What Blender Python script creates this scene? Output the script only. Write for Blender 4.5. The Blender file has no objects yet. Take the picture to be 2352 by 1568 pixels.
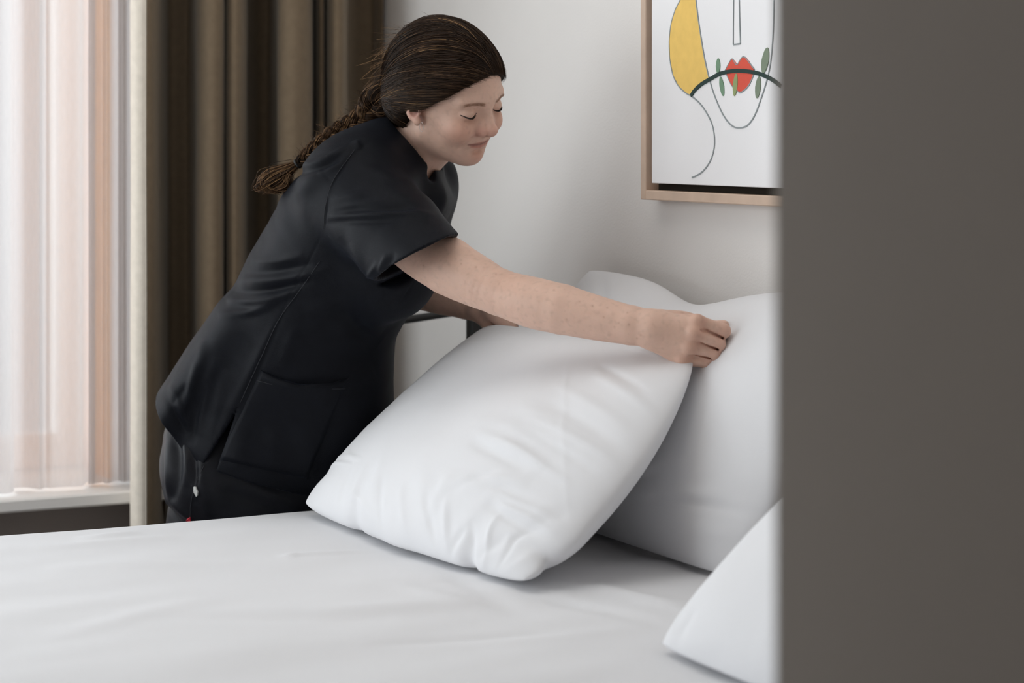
import bpy, math, random
import numpy as np
from mathutils import noise as mnoise, Vector

# ------------------------------------------------------------------ camera, light, exposure
SC = bpy.context.scene
F_PX, HORIZON, CAM_Z = 5226.7, 300.0, 1.25
cam_data = bpy.data.cameras.new('camera'); cam = bpy.data.objects.new('camera', cam_data)
SC.collection.objects.link(cam); SC.camera = cam
cam.location = (0, 0, CAM_Z); cam.rotation_euler = (math.pi/2, 0, 0)
cam_data.sensor_width = 36; cam_data.lens = 80
cam_data.shift_y = -(784-HORIZON)/2352
cam_data.clip_start = .05
cam_data.dof.use_dof = True; cam_data.dof.focus_distance = 3.58; cam_data.dof.aperture_fstop = 4.4
SC.view_settings.view_transform = 'Standard'; SC.view_settings.look = 'None'
SC.view_settings.gamma = 1; SC.view_settings.use_curve_mapping = False
SC.view_settings.exposure = -0.2
try:
    SC.cycles.use_denoising = True
    SC.cycles.max_bounces = 10; SC.cycles.diffuse_bounces = 6; SC.cycles.transparent_max_bounces = 12
    SC.cycles.caustics_reflective = False; SC.cycles.caustics_refractive = False
    SC.cycles.sample_clamp_indirect = 6
except Exception: pass
world = bpy.data.worlds.new('daylight'); SC.world = world; world.use_nodes = True
wb = world.node_tree.nodes['Background']; wb.inputs[0].default_value = (.88, .95, 1, 1); wb.inputs[1].default_value = 1.05

# room frame: u along the window wall towards the headboard wall, v from the window towards the door
G = np.array([.8882, .4594, 0]); H = np.array([.4594, -.8882, 0]); A0 = np.array([-.358, 3.807, 0])
def R(u, v, z): return A0 + u*G + v*H + np.array([0, 0, z])
def uv_of(p): q = np.asarray(p, float)-A0; return float(q@G), float(q@H)
def W(px, py, d): return np.array([(px-1176)/F_PX*d, d, CAM_Z-(py-HORIZON)/F_PX*d])   # a measured point at depth d
def on_plane(px, py, p0, n):
    r = np.array([(px-1176)/F_PX, 1, -(py-HORIZON)/F_PX]); o = np.array([0, 0, CAM_Z])
    return o + r*(np.dot(np.asarray(p0)-o, n)/np.dot(r, n))

def area(name, loc, target, sx, sy, power, col=(1, 1, 1)):
    l = bpy.data.lights.new(name, 'AREA'); l.shape = 'RECTANGLE'; l.size = sx; l.size_y = sy
    l.energy = power; l.color = col
    o = bpy.data.objects.new(name, l); SC.collection.objects.link(o)
    o.location = loc; o.rotation_euler = (Vector(target)-Vector(loc)).to_track_quat('-Z', 'Y').to_euler()
    return o
area('window_daylight', R(-1.85, -1.7, 1.55), R(-1.65, 0.2, 1.15), 3.1, 2.2, 88, (.93, .965, 1))
area('added_side_fill', R(-3.7, .15, 1.7), R(-.3, .25, 1.0), 2.2, 2.4, 74, (.95, .975, 1))  # side fill, shining through an added window out of view
area('added_overhead_fill', R(-.35, .6, 2.52), R(-.35, .6, 0), 1.2, 1.2, 9, (1, .97, .93))  # added overhead fill, no fixture behind it

# ------------------------------------------------------------------ materials
def mat(name, col, rough=.8, spec=.3, noise=0, nscale=30, bump=0, bscale=200, sheen=0, sheen_tint=(1, 1, 1), sss=0, metallic=0, vcol=None):
    m = bpy.data.materials.new(name); m.use_nodes = True
    nt = m.node_tree; b = nt.nodes['Principled BSDF']
    b.inputs['Base Color'].default_value = (*col, 1); b.inputs['Roughness'].default_value = rough
    b.inputs['Specular IOR Level'].default_value = spec; b.inputs['Metallic'].default_value = metallic
    if sheen:
        b.inputs['Sheen Weight'].default_value = sheen; b.inputs['Sheen Roughness'].default_value = .4
        b.inputs['Sheen Tint'].default_value = (*sheen_tint, 1)
    if sss:
        b.inputs['Subsurface Weight'].default_value = sss
        b.inputs['Subsurface Radius'].default_value = (1, .35, .2); b.inputs['Subsurface Scale'].default_value = .006
    tc = nt.nodes.new('ShaderNodeTexCoord')
    src = None
    if vcol:
        a = nt.nodes.new('ShaderNodeAttribute'); a.attribute_name = vcol; src = a.outputs['Color']
    if noise:
        n = nt.nodes.new('ShaderNodeTexNoise'); n.inputs['Scale'].default_value = nscale; n.inputs['Detail'].default_value = 4
        nt.links.new(tc.outputs['Object'], n.inputs['Vector'])
        mr = nt.nodes.new('ShaderNodeMapRange'); mr.inputs[1].default_value = .3; mr.inputs[2].default_value = .7
        mr.inputs[3].default_value = 1-noise; mr.inputs[4].default_value = 1+noise
        nt.links.new(n.outputs[0], mr.inputs[0])
        hs = nt.nodes.new('ShaderNodeHueSaturation'); hs.inputs['Color'].default_value = (*col, 1)
        if src: nt.links.new(src, hs.inputs['Color'])
        nt.links.new(mr.outputs[0], hs.inputs['Value']); src = hs.outputs[0]
    if src: nt.links.new(src, b.inputs['Base Color'])
    if bump:
        n2 = nt.nodes.new('ShaderNodeTexNoise'); n2.inputs['Scale'].default_value = bscale; n2.inputs['Detail'].default_value = 3
        nt.links.new(tc.outputs['Object'], n2.inputs['Vector'])
        bp = nt.nodes.new('ShaderNodeBump'); bp.inputs['Strength'].default_value = bump; bp.inputs['Distance'].default_value = .002
        nt.links.new(n2.outputs[0], bp.inputs['Height']); nt.links.new(bp.outputs[0], b.inputs['Normal'])
    return m
M = {}
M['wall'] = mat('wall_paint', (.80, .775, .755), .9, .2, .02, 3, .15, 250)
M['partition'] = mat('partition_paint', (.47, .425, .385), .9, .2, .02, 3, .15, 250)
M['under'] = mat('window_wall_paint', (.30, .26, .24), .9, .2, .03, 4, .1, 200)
M['ceiling'] = mat('ceiling_paint', (.78, .77, .75), .9, .2, .01, 3)
M['carpet'] = mat('carpet', (.16, .14, .13), .95, .1, .25, 120, .6, 400)
M['linen'] = mat('white_linen', (.735, .735, .755), .85, .25, .01, 6, .06, 700, .15)
M['mattress'] = mat('mattress_cloth', (.75, .74, .72), .9, .2, .03, 20, .2, 300)
M['base'] = mat('bed_base_cloth', (.05, .045, .042), .9, .2, .1, 60, .3, 400)
M['curtain'] = mat('taupe_curtain', (.20, .150, .100), .9, .15, .06, 60, .25, 500, .2, (1, .95, .85))
M['lit_edge'] = mat('curtain_lit_edge', (.86, .79, .69), .9, .15, .05, 60, .25, 500, .2, (1, .95, .85))  # lit copy of the taupe fabric, brightness put into the colour
M['black_metal'] = mat('black_metal', (.012, .012, .012), .45, .5, .1, 40)
M['seat'] = mat('chair_seat_cloth', (.03, .03, .03), .9, .2, .1, 60, .2, 300)
M['oak'] = mat('pale_oak', (.62, .47, .37), .6, .3, .12, 14, .1, 60)
M['dark_gap'] = mat('frame_backing', (.03, .025, .02), .9, .1, .05, 20)
M['canvas'] = mat('print_paper', (.88, .875, .89), .85, .2, .01, 8, .06, 500)
M['white_paint'] = mat('white_paint', (.86, .84, .82), .45, .4, .01, 5)
M['jamb'] = mat('reveal_wood', (.78, .36, .12), .6, .3, .1, 10, .1, 60)
M['scrubs'] = mat('black_scrubs_cotton', (.0045, .0052, .0078), .55, .10, .12, 40, .22, 900, .025, (.55, .65, .9))
M['trousers'] = mat('black_trouser_cloth', (.007, .0075, .0105), .45, .2, .1, 40, .2, 900, .03, (.55, .65, .9))
M['thread'] = mat('seam_thread', (.02, .021, .026), .7, .3, .05, 90)
M['shoe'] = mat('black_shoe', (.015, .015, .015), .5, .4, .05, 30)
M['rubber'] = mat('white_rubber', (.6, .6, .58), .7, .3, .03, 30)
M['red'] = mat('red_tag', (.5, .03, .05), .7, .3, .03, 30)
M['hair'] = mat('brown_hair', (.02, .010, .005), .40, .17, .1, 60, vcol='col')
M['lash'] = mat('lashes', (.012, .008, .006), .6, .3, .02, 60)
M['eye'] = mat('eye_white', (.55, .5, .48), .2, .5, .02, 60)
M['silver'] = mat('silver', (.6, .58, .55), .3, .5, 0.02, 30, metallic=1)
M['skin'] = mat('skin', (.6, .4, .32), .52, .35, .04, 55, .10, 700, sss=.12, vcol='col')
for nm, c in (('yellow', (.86, .58, .17)), ('red_print', (.70, .11, .075)), ('ink', (.30, .33, .34)), ('dark_ink', (.035, .06, .055)),
              ('leaf_green', (.19, .31, .21)), ('leaf_olive', (.30, .36, .17)), ('leaf_grey', (.22, .27, .20))):
    M[nm] = mat(nm+'_print', c, .85, .2, .04, 60)

def sheer_mat():
    m = bpy.data.materials.new('sheer_voile'); m.use_nodes = True; nt = m.node_tree
    out = nt.nodes['Material Output']; nt.nodes.remove(nt.nodes['Principled BSDF'])
    tr = nt.nodes.new('ShaderNodeBsdfTransparent'); tl = nt.nodes.new('ShaderNodeBsdfTranslucent'); df = nt.nodes.new('ShaderNodeBsdfDiffuse')
    for n in (tl, df): n.inputs[0].default_value = (.84, .805, .80, 1)
    w = nt.nodes.new('ShaderNodeTexNoise'); w.inputs['Scale'].default_value = 60
    m1 = nt.nodes.new('ShaderNodeMixShader'); m1.inputs[0].default_value = .45
    nt.links.new(tl.outputs[0], m1.inputs[1]); nt.links.new(df.outputs[0], m1.inputs[2])
    m2 = nt.nodes.new('ShaderNodeMixShader')
    mr = nt.nodes.new('ShaderNodeMapRange'); mr.inputs[3].default_value = .56; mr.inputs[4].default_value = .66
    nt.links.new(w.outputs[0], mr.inputs[0]); nt.links.new(mr.outputs[0], m2.inputs[0])
    nt.links.new(tr.outputs[0], m2.inputs[1]); nt.links.new(m1.outputs[0], m2.inputs[2]); nt.links.new(m2.outputs[0], out.inputs[0])
    return m
M['sheer'] = sheer_mat()
def glass_mat():
    m = bpy.data.materials.new('window_glass'); m.use_nodes = True; nt = m.node_tree
    out = nt.nodes['Material Output']; nt.nodes.remove(nt.nodes['Principled BSDF'])
    tr = nt.nodes.new('ShaderNodeBsdfTransparent'); gl = nt.nodes.new('ShaderNodeBsdfGlossy'); gl.inputs['Roughness'].default_value = .02
    mx = nt.nodes.new('ShaderNodeMixShader'); mx.inputs[0].default_value = .06
    tr.inputs[0].default_value = (.97, .98, .98, 1)
    nt.links.new(tr.outputs[0], mx.inputs[1]); nt.links.new(gl.outputs[0], mx.inputs[2]); nt.links.new(mx.outputs[0], out.inputs[0])
    return m
M['glass'] = glass_mat()

# ------------------------------------------------------------------ mesh helpers
def mk(name, verts, faces, material, parent=None, smooth=True, col=None, label=None, cat=None, group=None, kind=None):
    me = bpy.data.meshes.new(name)
    verts = np.asarray(verts, np.float32)
    if isinstance(faces, np.ndarray):
        n, k = faces.shape
        me.vertices.add(len(verts)); me.vertices.foreach_set('co', verts.ravel())
        me.loops.add(n*k); me.loops.foreach_set('vertex_index', faces.astype(np.int32).ravel())
        me.polygons.add(n); me.polygons.foreach_set('loop_start', np.arange(0, n*k, k, dtype=np.int32))
        try: me.polygons.foreach_set('loop_total', np.full(n, k, np.int32))
        except Exception: pass
        me.update(calc_edges=True); me.validate()
    else:
        me.from_pydata([tuple(map(float, v)) for v in verts], [], faces); me.update()
    if smooth: me.polygons.foreach_set('use_smooth', np.ones(len(me.polygons), bool))
    me.materials.append(material)
    if col is not None:
        a = me.attributes.new('col', 'FLOAT_COLOR', 'POINT')
        a.data.foreach_set('color', np.concatenate([col, np.ones((len(col), 1))], 1).astype(np.float32).ravel())
    o = bpy.data.objects.new(name, me); SC.collection.objects.link(o)
    if parent is not None:
        o.parent = parent; o.matrix_parent_inverse = parent.matrix_world.inverted()
    tag(o, label, cat, group, kind)
    return o
def tag(o, label=None, cat=None, group=None, kind=None):
    for k, v in (('label', label), ('category', cat), ('group', group), ('kind', kind)):
        if v: o[k] = v
def empty(name, loc, label=None, cat=None, group=None):
    o = bpy.data.objects.new(name, None); SC.collection.objects.link(o); o.location = loc
    bpy.context.view_layer.update(); tag(o, label, cat, group); return o
class MB:
    def __init__(s): s.v = []; s.f = []
    def add(s, v, f):
        n = len(s.v); s.v += [tuple(map(float, p)) for p in v]; s.f += [tuple(i+n for i in q) for q in f]
    def box(s, u0, u1, v0, v1, z0, z1, bev=0):
        if bev <= 0:
            c = [R(u, v, z) for z in (z0, z1) for v in (v0, v1) for u in (u0, u1)]
            s.add(c, [(0, 1, 3, 2), (4, 6, 7, 5), (0, 4, 5, 1), (2, 3, 7, 6), (0, 2, 6, 4), (1, 5, 7, 3)]); return s
        b = bev; pts = []; idx = {}
        for ix, (u, su) in enumerate(((u0, 1), (u1, -1))):
            for iy, (v, sv) in enumerate(((v0, 1), (v1, -1))):
                for iz, (z, sz) in enumerate(((z0, 1), (z1, -1))):
                    for ax in range(3):
                        p = [u+su*b, v+sv*b, z+sz*b]; p[ax] = (u, v, z)[ax]
                        idx[ix, iy, iz, ax] = len(pts); pts.append(R(*p))
        f = []
        for ax in range(3):
            a, c = [i for i in range(3) if i != ax]
            for e in (0, 1):
                q = []
                for (m, n) in ((0, 0), (1, 0), (1, 1), (0, 1)):
                    k = [0, 0, 0]; k[ax] = e; k[a] = m; k[c] = n; q.append(idx[(*k, ax)])
                f.append(q if (e == 1) != (ax == 1) else q[::-1])
            for m in (0, 1):
                for n in (0, 1):
                    k0 = [0, 0, 0]; k1 = [0, 0, 0]; k1[ax] = 1
                    k0[a] = k1[a] = m; k0[c] = k1[c] = n
                    f.append([idx[(*k0, a)], idx[(*k1, a)], idx[(*k1, c)], idx[(*k0, c)]])
        for ix in (0, 1):
            for iy in (0, 1):
                for iz in (0, 1): f.append([idx[ix, iy, iz, k] for k in range(3)])
        s.add(pts, f); return s
    def tube(s, pts, r, n=8):
        v, f = tube(pts, r, n); s.add(v, f); return s
    def build(s, name, material, parent=None, smooth=False, **kw):
        o = mk(name, s.v, s.f, material, parent, smooth, **kw)
        import bmesh
        bm = bmesh.new(); bm.from_mesh(o.data); bmesh.ops.recalc_face_normals(bm, faces=bm.faces); bm.to_mesh(o.data); bm.free()
        return o
def tube(pts, r, n=8, cap=True):
    pts = np.asarray(pts, float); m = len(pts); r = np.broadcast_to(np.asarray(r, float), (m,))
    t = np.gradient(pts, axis=0); t /= np.linalg.norm(t, axis=1)[:, None]+1e-12
    a = np.array([0, 0, 1.]) if abs(t[0][2]) < .9 else np.array([1., 0, 0])
    v = []; f = []
    x = np.cross(t[0], a); x /= np.linalg.norm(x)
    for i in range(m):
        x = x-t[i]*(x@t[i]); x /= np.linalg.norm(x); y = np.cross(t[i], x)
        for k in range(n):
            th = 2*math.pi*k/n; v.append(pts[i]+r[i]*(x*math.cos(th)+y*math.sin(th)))
    for i in range(m-1):
        for k in range(n):
            k2 = (k+1) % n; f.append((i*n+k, i*n+k2, (i+1)*n+k2, (i+1)*n+k))
    if cap: f += [tuple(range(n))[::-1], tuple((m-1)*n+k for k in range(n))]
    return v, f
def spline(pts, n):
    p = np.asarray(pts, float); m = len(p)
    P = np.vstack([2*p[0]-p[1], p, 2*p[-1]-p[-2]])
    out = []
    for x in np.linspace(0, m-1-1e-9, n):
        i = int(x); t = x-i; a, b, c, d = P[i:i+4]
        out.append(.5*((2*b)+(-a+c)*t+(2*a-5*b+4*c-d)*t*t+(-a+3*b-3*c+d)*t**3))
    return np.array(out)
def box(name, b, material, parent=None, bev=0, **kw):
    m = MB(); m.box(*b, bev=bev); return m.build(name, material, parent, **kw)
def sstep(a, b, x):
    t = np.clip((x-a)/(b-a), 0, 1); return t*t*(3-2*t)
def seg_fold(Q, a, b, w, skew=0):
    """soft ridge along the segment a-b for 2-D points Q, 1 on the line, tapering to its ends"""
    a = np.asarray(a, float); b = np.asarray(b, float); ab = b-a; L = np.linalg.norm(ab)
    t = (Q-a)@ab/L/L; n = np.array([-ab[1], ab[0]])/L
    d = (Q-a)@n + skew*4*t*(1-t)
    e = np.clip(t, 0, 1); tap = np.where((t > 0) & (t < 1), np.sin(np.pi*e)**.7, 0)
    return np.exp(-(d/w)**2)*tap

# ------------------------------------------------------------------ the room
WALL_U, WIN_V = .55, -.95
S = dict(kind='structure')
CEIL = 2.6
box('floor', (-3.4, .75, -1.3, 4.8, -.1, 0), M['carpet'], **S)
box('ceiling', (-3.4, .75, -1.3, 4.8, CEIL, CEIL+.1), M['ceiling'], **S)
box('wall_back', (WALL_U, WALL_U+.15, -1.3, 2.6, 0, CEIL), M['wall'], **S)
wl = MB()
wl.box(-3.4, -3.25, -1.3, -.85, 0, CEIL); wl.box(-3.4, -3.25, 1.25, 4.8, 0, CEIL); wl.box(-3.4, -3.25, -.85, 1.25, 0, .35); wl.box(-3.4, -3.25, -.85, 1.25, 2.45, CEIL)
wl.build('wall_left', M['wall'], **S)
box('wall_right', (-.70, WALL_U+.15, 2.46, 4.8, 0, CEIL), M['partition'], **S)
box('wall_front', (-2.1, -.72, 4.65, 4.8, 0, CEIL), M['partition'], **S)
box('wall_corridor', (-3.25, -1.78, 1.32, 4.8, 0, CEIL), M['partition'], **S)  # unseen corridor wall, made deep to keep side light off the partition
wm = MB()                                                   # window wall with its opening
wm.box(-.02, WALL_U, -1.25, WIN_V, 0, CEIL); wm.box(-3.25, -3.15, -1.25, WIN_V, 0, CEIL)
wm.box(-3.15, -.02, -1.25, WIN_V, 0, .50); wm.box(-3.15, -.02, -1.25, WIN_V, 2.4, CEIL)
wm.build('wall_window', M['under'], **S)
win = MB()
ZS = .538
win.box(-3.15, -.02, -1.22, -1.15, ZS, ZS+.075, .006); win.box(-3.15, -.02, -1.22, -1.15, 2.33, 2.4, .006)
for u in (-3.15, -2.13, -1.11, -.08): win.box(u, u+.06, -1.215, -1.155, ZS+.07, 2.34, .006)
window = win.build('window_1', M['white_paint'], **S)
for i, (u0, u1) in enumerate(((-3.09, -2.13), (-2.07, -1.11), (-1.05, -.08))):
    box('pane', (u0, u1, -1.19, -1.182, ZS+.075, 2.33), M['glass'], window)
box('window_sill', (-3.2, .06, -1.15, -.80, ZS-.026, ZS), M['white_paint'], window, bev=.004)
box('reveal_board', (-.026, -.018, -1.15, -.952, ZS, 2.4), M['jamb'], window)
box('trim_1', (-3.2, WALL_U, -.86, -.66, CEIL-.05, CEIL-.005), M['white_paint'], bev=.004, **S)   # curtain pelmet at the ceiling
box('baseboard_back', (WALL_U-.015, WALL_U, -.94, 2.46, 0, .09), M['white_paint'], bev=.003, **S)

fill_win = MB()  # unseen window, added so the side fill can enter from the left
fill_win.box(-3.38, -3.31,  -.85, 1.25, .35, .42, .006); fill_win.box(-3.38, -3.31, -.85, 1.25, 2.38, 2.45, .006)
for v in (-.85, .17, 1.19): fill_win.box(-3.375, -3.315, v, v+.06, .41, 2.39, .006)
fill_window = fill_win.build('added_fill_window', M['white_paint'], **S)
for v_0, v_1 in ((-.79, .17), (.23, 1.19)): box('pane', (-3.35, -3.342, v_0, v_1, .42, 2.38), M['glass'], fill_window)

def drape(name, pts_uv, z0, z1, material, n, label, cat, thick=.0025, wob=.006, seed=0, nz=44, loosen=0, group=None):
    P = spline(pts_uv, n); zs = np.linspace(z0, z1, nz); v = []; f = []
    t = np.gradient(P, axis=0); nn = np.stack([-t[:, 1], t[:, 0]], 1); nn /= np.linalg.norm(nn, axis=1)[:, None]
    for side in (0, 1):
        for z in zs:
            for i in range(n):
                w = wob*mnoise.noise((P[i][0]*9+seed, z*1.1, seed*3.1)) + wob*.5*mnoise.noise((P[i][0]*30+seed, z*2.5, 7+seed))
                k = 1+loosen*(z1-z)/(z1-z0)
                c = P[i].copy(); q = c+nn[i]*(w+(thick if side else 0))
                v.append(R(q[0], q[1], z))
    N = n*nz
    for s_ in (0, 1):
        for j in range(nz-1):
            for i in range(n-1):
                a = s_*N+j*n+i; q = (a, a+1, a+n+1, a+n); f.append(q if s_ else q[::-1])
    for j in range(nz-1):
        for i in (0, n-1):
            a = j*n+i; q = (a, a+n, a+n+N, a+N); f.append(q if i == 0 else q[::-1])
    for i in range(n-1):
        for j in (0, nz-1):
            a = j*n+i; q = (a, a+N, a+1+N, a+1); f.append(q if j == 0 else q[::-1])
    return mk(name, v, f, material, label=label, cat=cat, group=group)
def u_at(px, v):                                            # where the sight line of column px crosses the line v = const
    k = (px-1176)/F_PX; p = A0+v*H
    return (k*p[1]-p[0])/(G[0]-k*G[1])
cur = [(330, -.7035), (342, -.702), (354, -.716), (364, -.75), (370, -.82), (382, -.915), (405, -.93), (435, -.925), (452, -.86), (458, -.76), (476, -.71),
       (498, -.702), (511, -.74), (513, -.82), (519, -.84), (522, -.75), (536, -.707), (550, -.718), (562, -.78), (566, -.88), (590, -.93), (622, -.925), (640, -.84), (644, -.74), (660, -.702),
       (686, -.694), (706, -.722), (716, -.80), (722, -.87), (729, -.79), (741, -.76), (748, -.85), (754, -.77), (768, -.712), (786, -.717), (797, -.78), (801, -.88), (826, -.93), (858, -.925), (874, -.88), (884, -.86)]
curtain = drape('curtain', [(u_at(x, v), v) for x, v in cur], .015, CEIL-.05, M['curtain'], 340,
    'heavy taupe blackout curtain bunched in deep folds behind the woman', 'curtain', seed=3)
lit_path = [(316, -.81), (304, -.785), (299, -.752), (302, -.725), (312, -.707), (325, -.699), (336, -.699)]  # curtain's leading edge, window light painted on as a paler strip
lit_edge = drape('lit_edge', [(u_at(x, v), v) for x, v in lit_path], .015, CEIL-.05, M['lit_edge'], 40, 'leading edge of the curtain, pale with painted window light', None, seed=3)
lit_edge.parent = curtain; lit_edge.matrix_parent_inverse = curtain.matrix_world.inverted()
sh = [(330, -.885), (298, -.885), (284, -.876), (272, -.894), (258, -.886), (246, -.872), (236, -.893), (222, -.886), (210, -.874), (203, -.884), (210, -.906), (219, -.91), (200, -.908), (192, -.872),
      (180, -.863), (150, -.868), (118, -.866), (104, -.874), (92, -.862), (78, -.878), (52, -.90), (24, -.898), (31, -.872), (24, -.848), (6, -.842), (-22, -.855)]
pts = [(u_at(x, v), v) for x, v in sh]; u = pts[-1][0]; rnd = random.Random(5)
while u > -.62:
    u -= rnd.uniform(.02, .05); pts.append((u, -.88+rnd.uniform(-.03, .03)))
sheer = drape('sheer_curtain', pts, ZS+.006, CEIL-.05, M['sheer'], 620, 'cream sheer voile curtain drawn aside over the window sill', 'curtain', thick=.0006, wob=.002, seed=9, nz=30)

# ------------------------------------------------------------------ bed
BED_Z = .62
bed = empty('bed', R(-.55, .97, 0), 'low bed under white linen with dark base, in front of the window', 'bed')
box('bed_base', (-1.50, .38, .03, 1.93, .09, .36), M['base'], bed, bev=.01)
box('mattress', (-1.52, .40, .015, 1.95, .36, .595), M['mattress'], bed, bev=.03)
for u in (-1.4, .28):
    for v in (.12, 1.84): box('leg', (u-.03, u+.03, v-.03, v+.03, 0, .09), M['black_metal'], bed, bev=.004)
def bed_uv(px, py): return np.array(uv_of(on_plane(px, py, (0, 0, BED_Z), np.array([0, 0, 1.]))))
bed_folds = [((640, 1277), (850, 1262), .0035, .010), ((655, 1283), (680, 1268), .003, .006), ((60, 1262), (420, 1232), .003, .022), ((100, 1300), (560, 1292), .003, .03),
             ((180, 1240), (320, 1222), .004, .02), ((1180, 1350), (1560, 1440), -.004, .02), ((1240, 1330), (1640, 1400), .004, .022), ((1380, 1230), (1250, 1330), .005, .03),
             ((850, 1480), (1300, 1450), -.003, .016), ((900, 1340), (1090, 1390), .003, .02), ((700, 1410), (1120, 1380), .004, .03), ((1100, 1480), (1500, 1440), .003, .03),
             ((300, 1420), (900, 1420), -.003, .03), ((1000, 1300), (1220, 1420), -.003, .02), ((60, 1480), (480, 1370), .003, .03), ((1330, 1330), (1700, 1440), .003, .015)]
def sheet():
    e = .34
    su = np.linspace(-1.53-e, .405+e, 300); sv = np.linspace(-.0-e, 1.955+e, 300)
    def wrap(s, lo, hi, r=.045):
        pos = s.copy(); drop = np.zeros_like(s)
        for sg, lim in ((-1, lo), (1, hi)):
            x = sg*(s-lim)+r; k = x > 0
            a = np.clip(x/r, 0, math.pi/2)
            p = np.where(x/r < math.pi/2, r*np.sin(a), r); dd = np.where(x/r < math.pi/2, r*(1-np.cos(a)), r+(x-r*math.pi/2))
            pos = np.where(k, lim-sg*r+sg*p, pos); drop = np.where(k, dd, drop)
        return pos, drop
    pu, du = wrap(su, -1.53, .405); pv, dv = wrap(sv, -.004, 1.955)
    U, V = np.meshgrid(pu, pv, indexing='ij'); DU, DV = np.meshgrid(du, dv, indexing='ij')
    D = np.maximum(DU, DV)
    Q = np.stack([U.ravel(), V.ravel()], 1); z = np.zeros(len(Q))
    for a, b, amp, w in bed_folds: z += amp*seg_fold(Q, bed_uv(*a), bed_uv(*b), w)
    nz = np.array([.0045*mnoise.noise((q[0]*2.2, q[1]*5+3, 1.3))+.0025*mnoise.noise((q[0]*5+q[1]*3, q[1]*11, 4)) for q in Q])
    z = (z+nz).reshape(U.shape)*np.exp(-D*8)
    Z = BED_Z+z-D
    out = .012*np.sin(U*23+V*19)*np.clip((D-.05)*4, 0, 1)
    base = A0[None, None]+U[..., None]*G+V[..., None]*H
    base += (np.where(DV > DU, np.sign(V-1)*out, 0))[..., None]*H + (np.where(DU >= DV, np.sign(U+.5)*out, 0))[..., None]*G
    base[..., 2] = Z
    n, m = U.shape; i = np.arange(n*m).reshape(n, m)
    f = np.stack([i[:-1, :-1], i[1:, :-1], i[1:, 1:], i[:-1, 1:]], -1).reshape(-1, 4)
    return base.reshape(-1, 3), f
v, f = sheet()
mk('bed_sheet', v, f, M['linen'], label='smooth white linen cover spread over the bed', cat='bedding')

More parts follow.
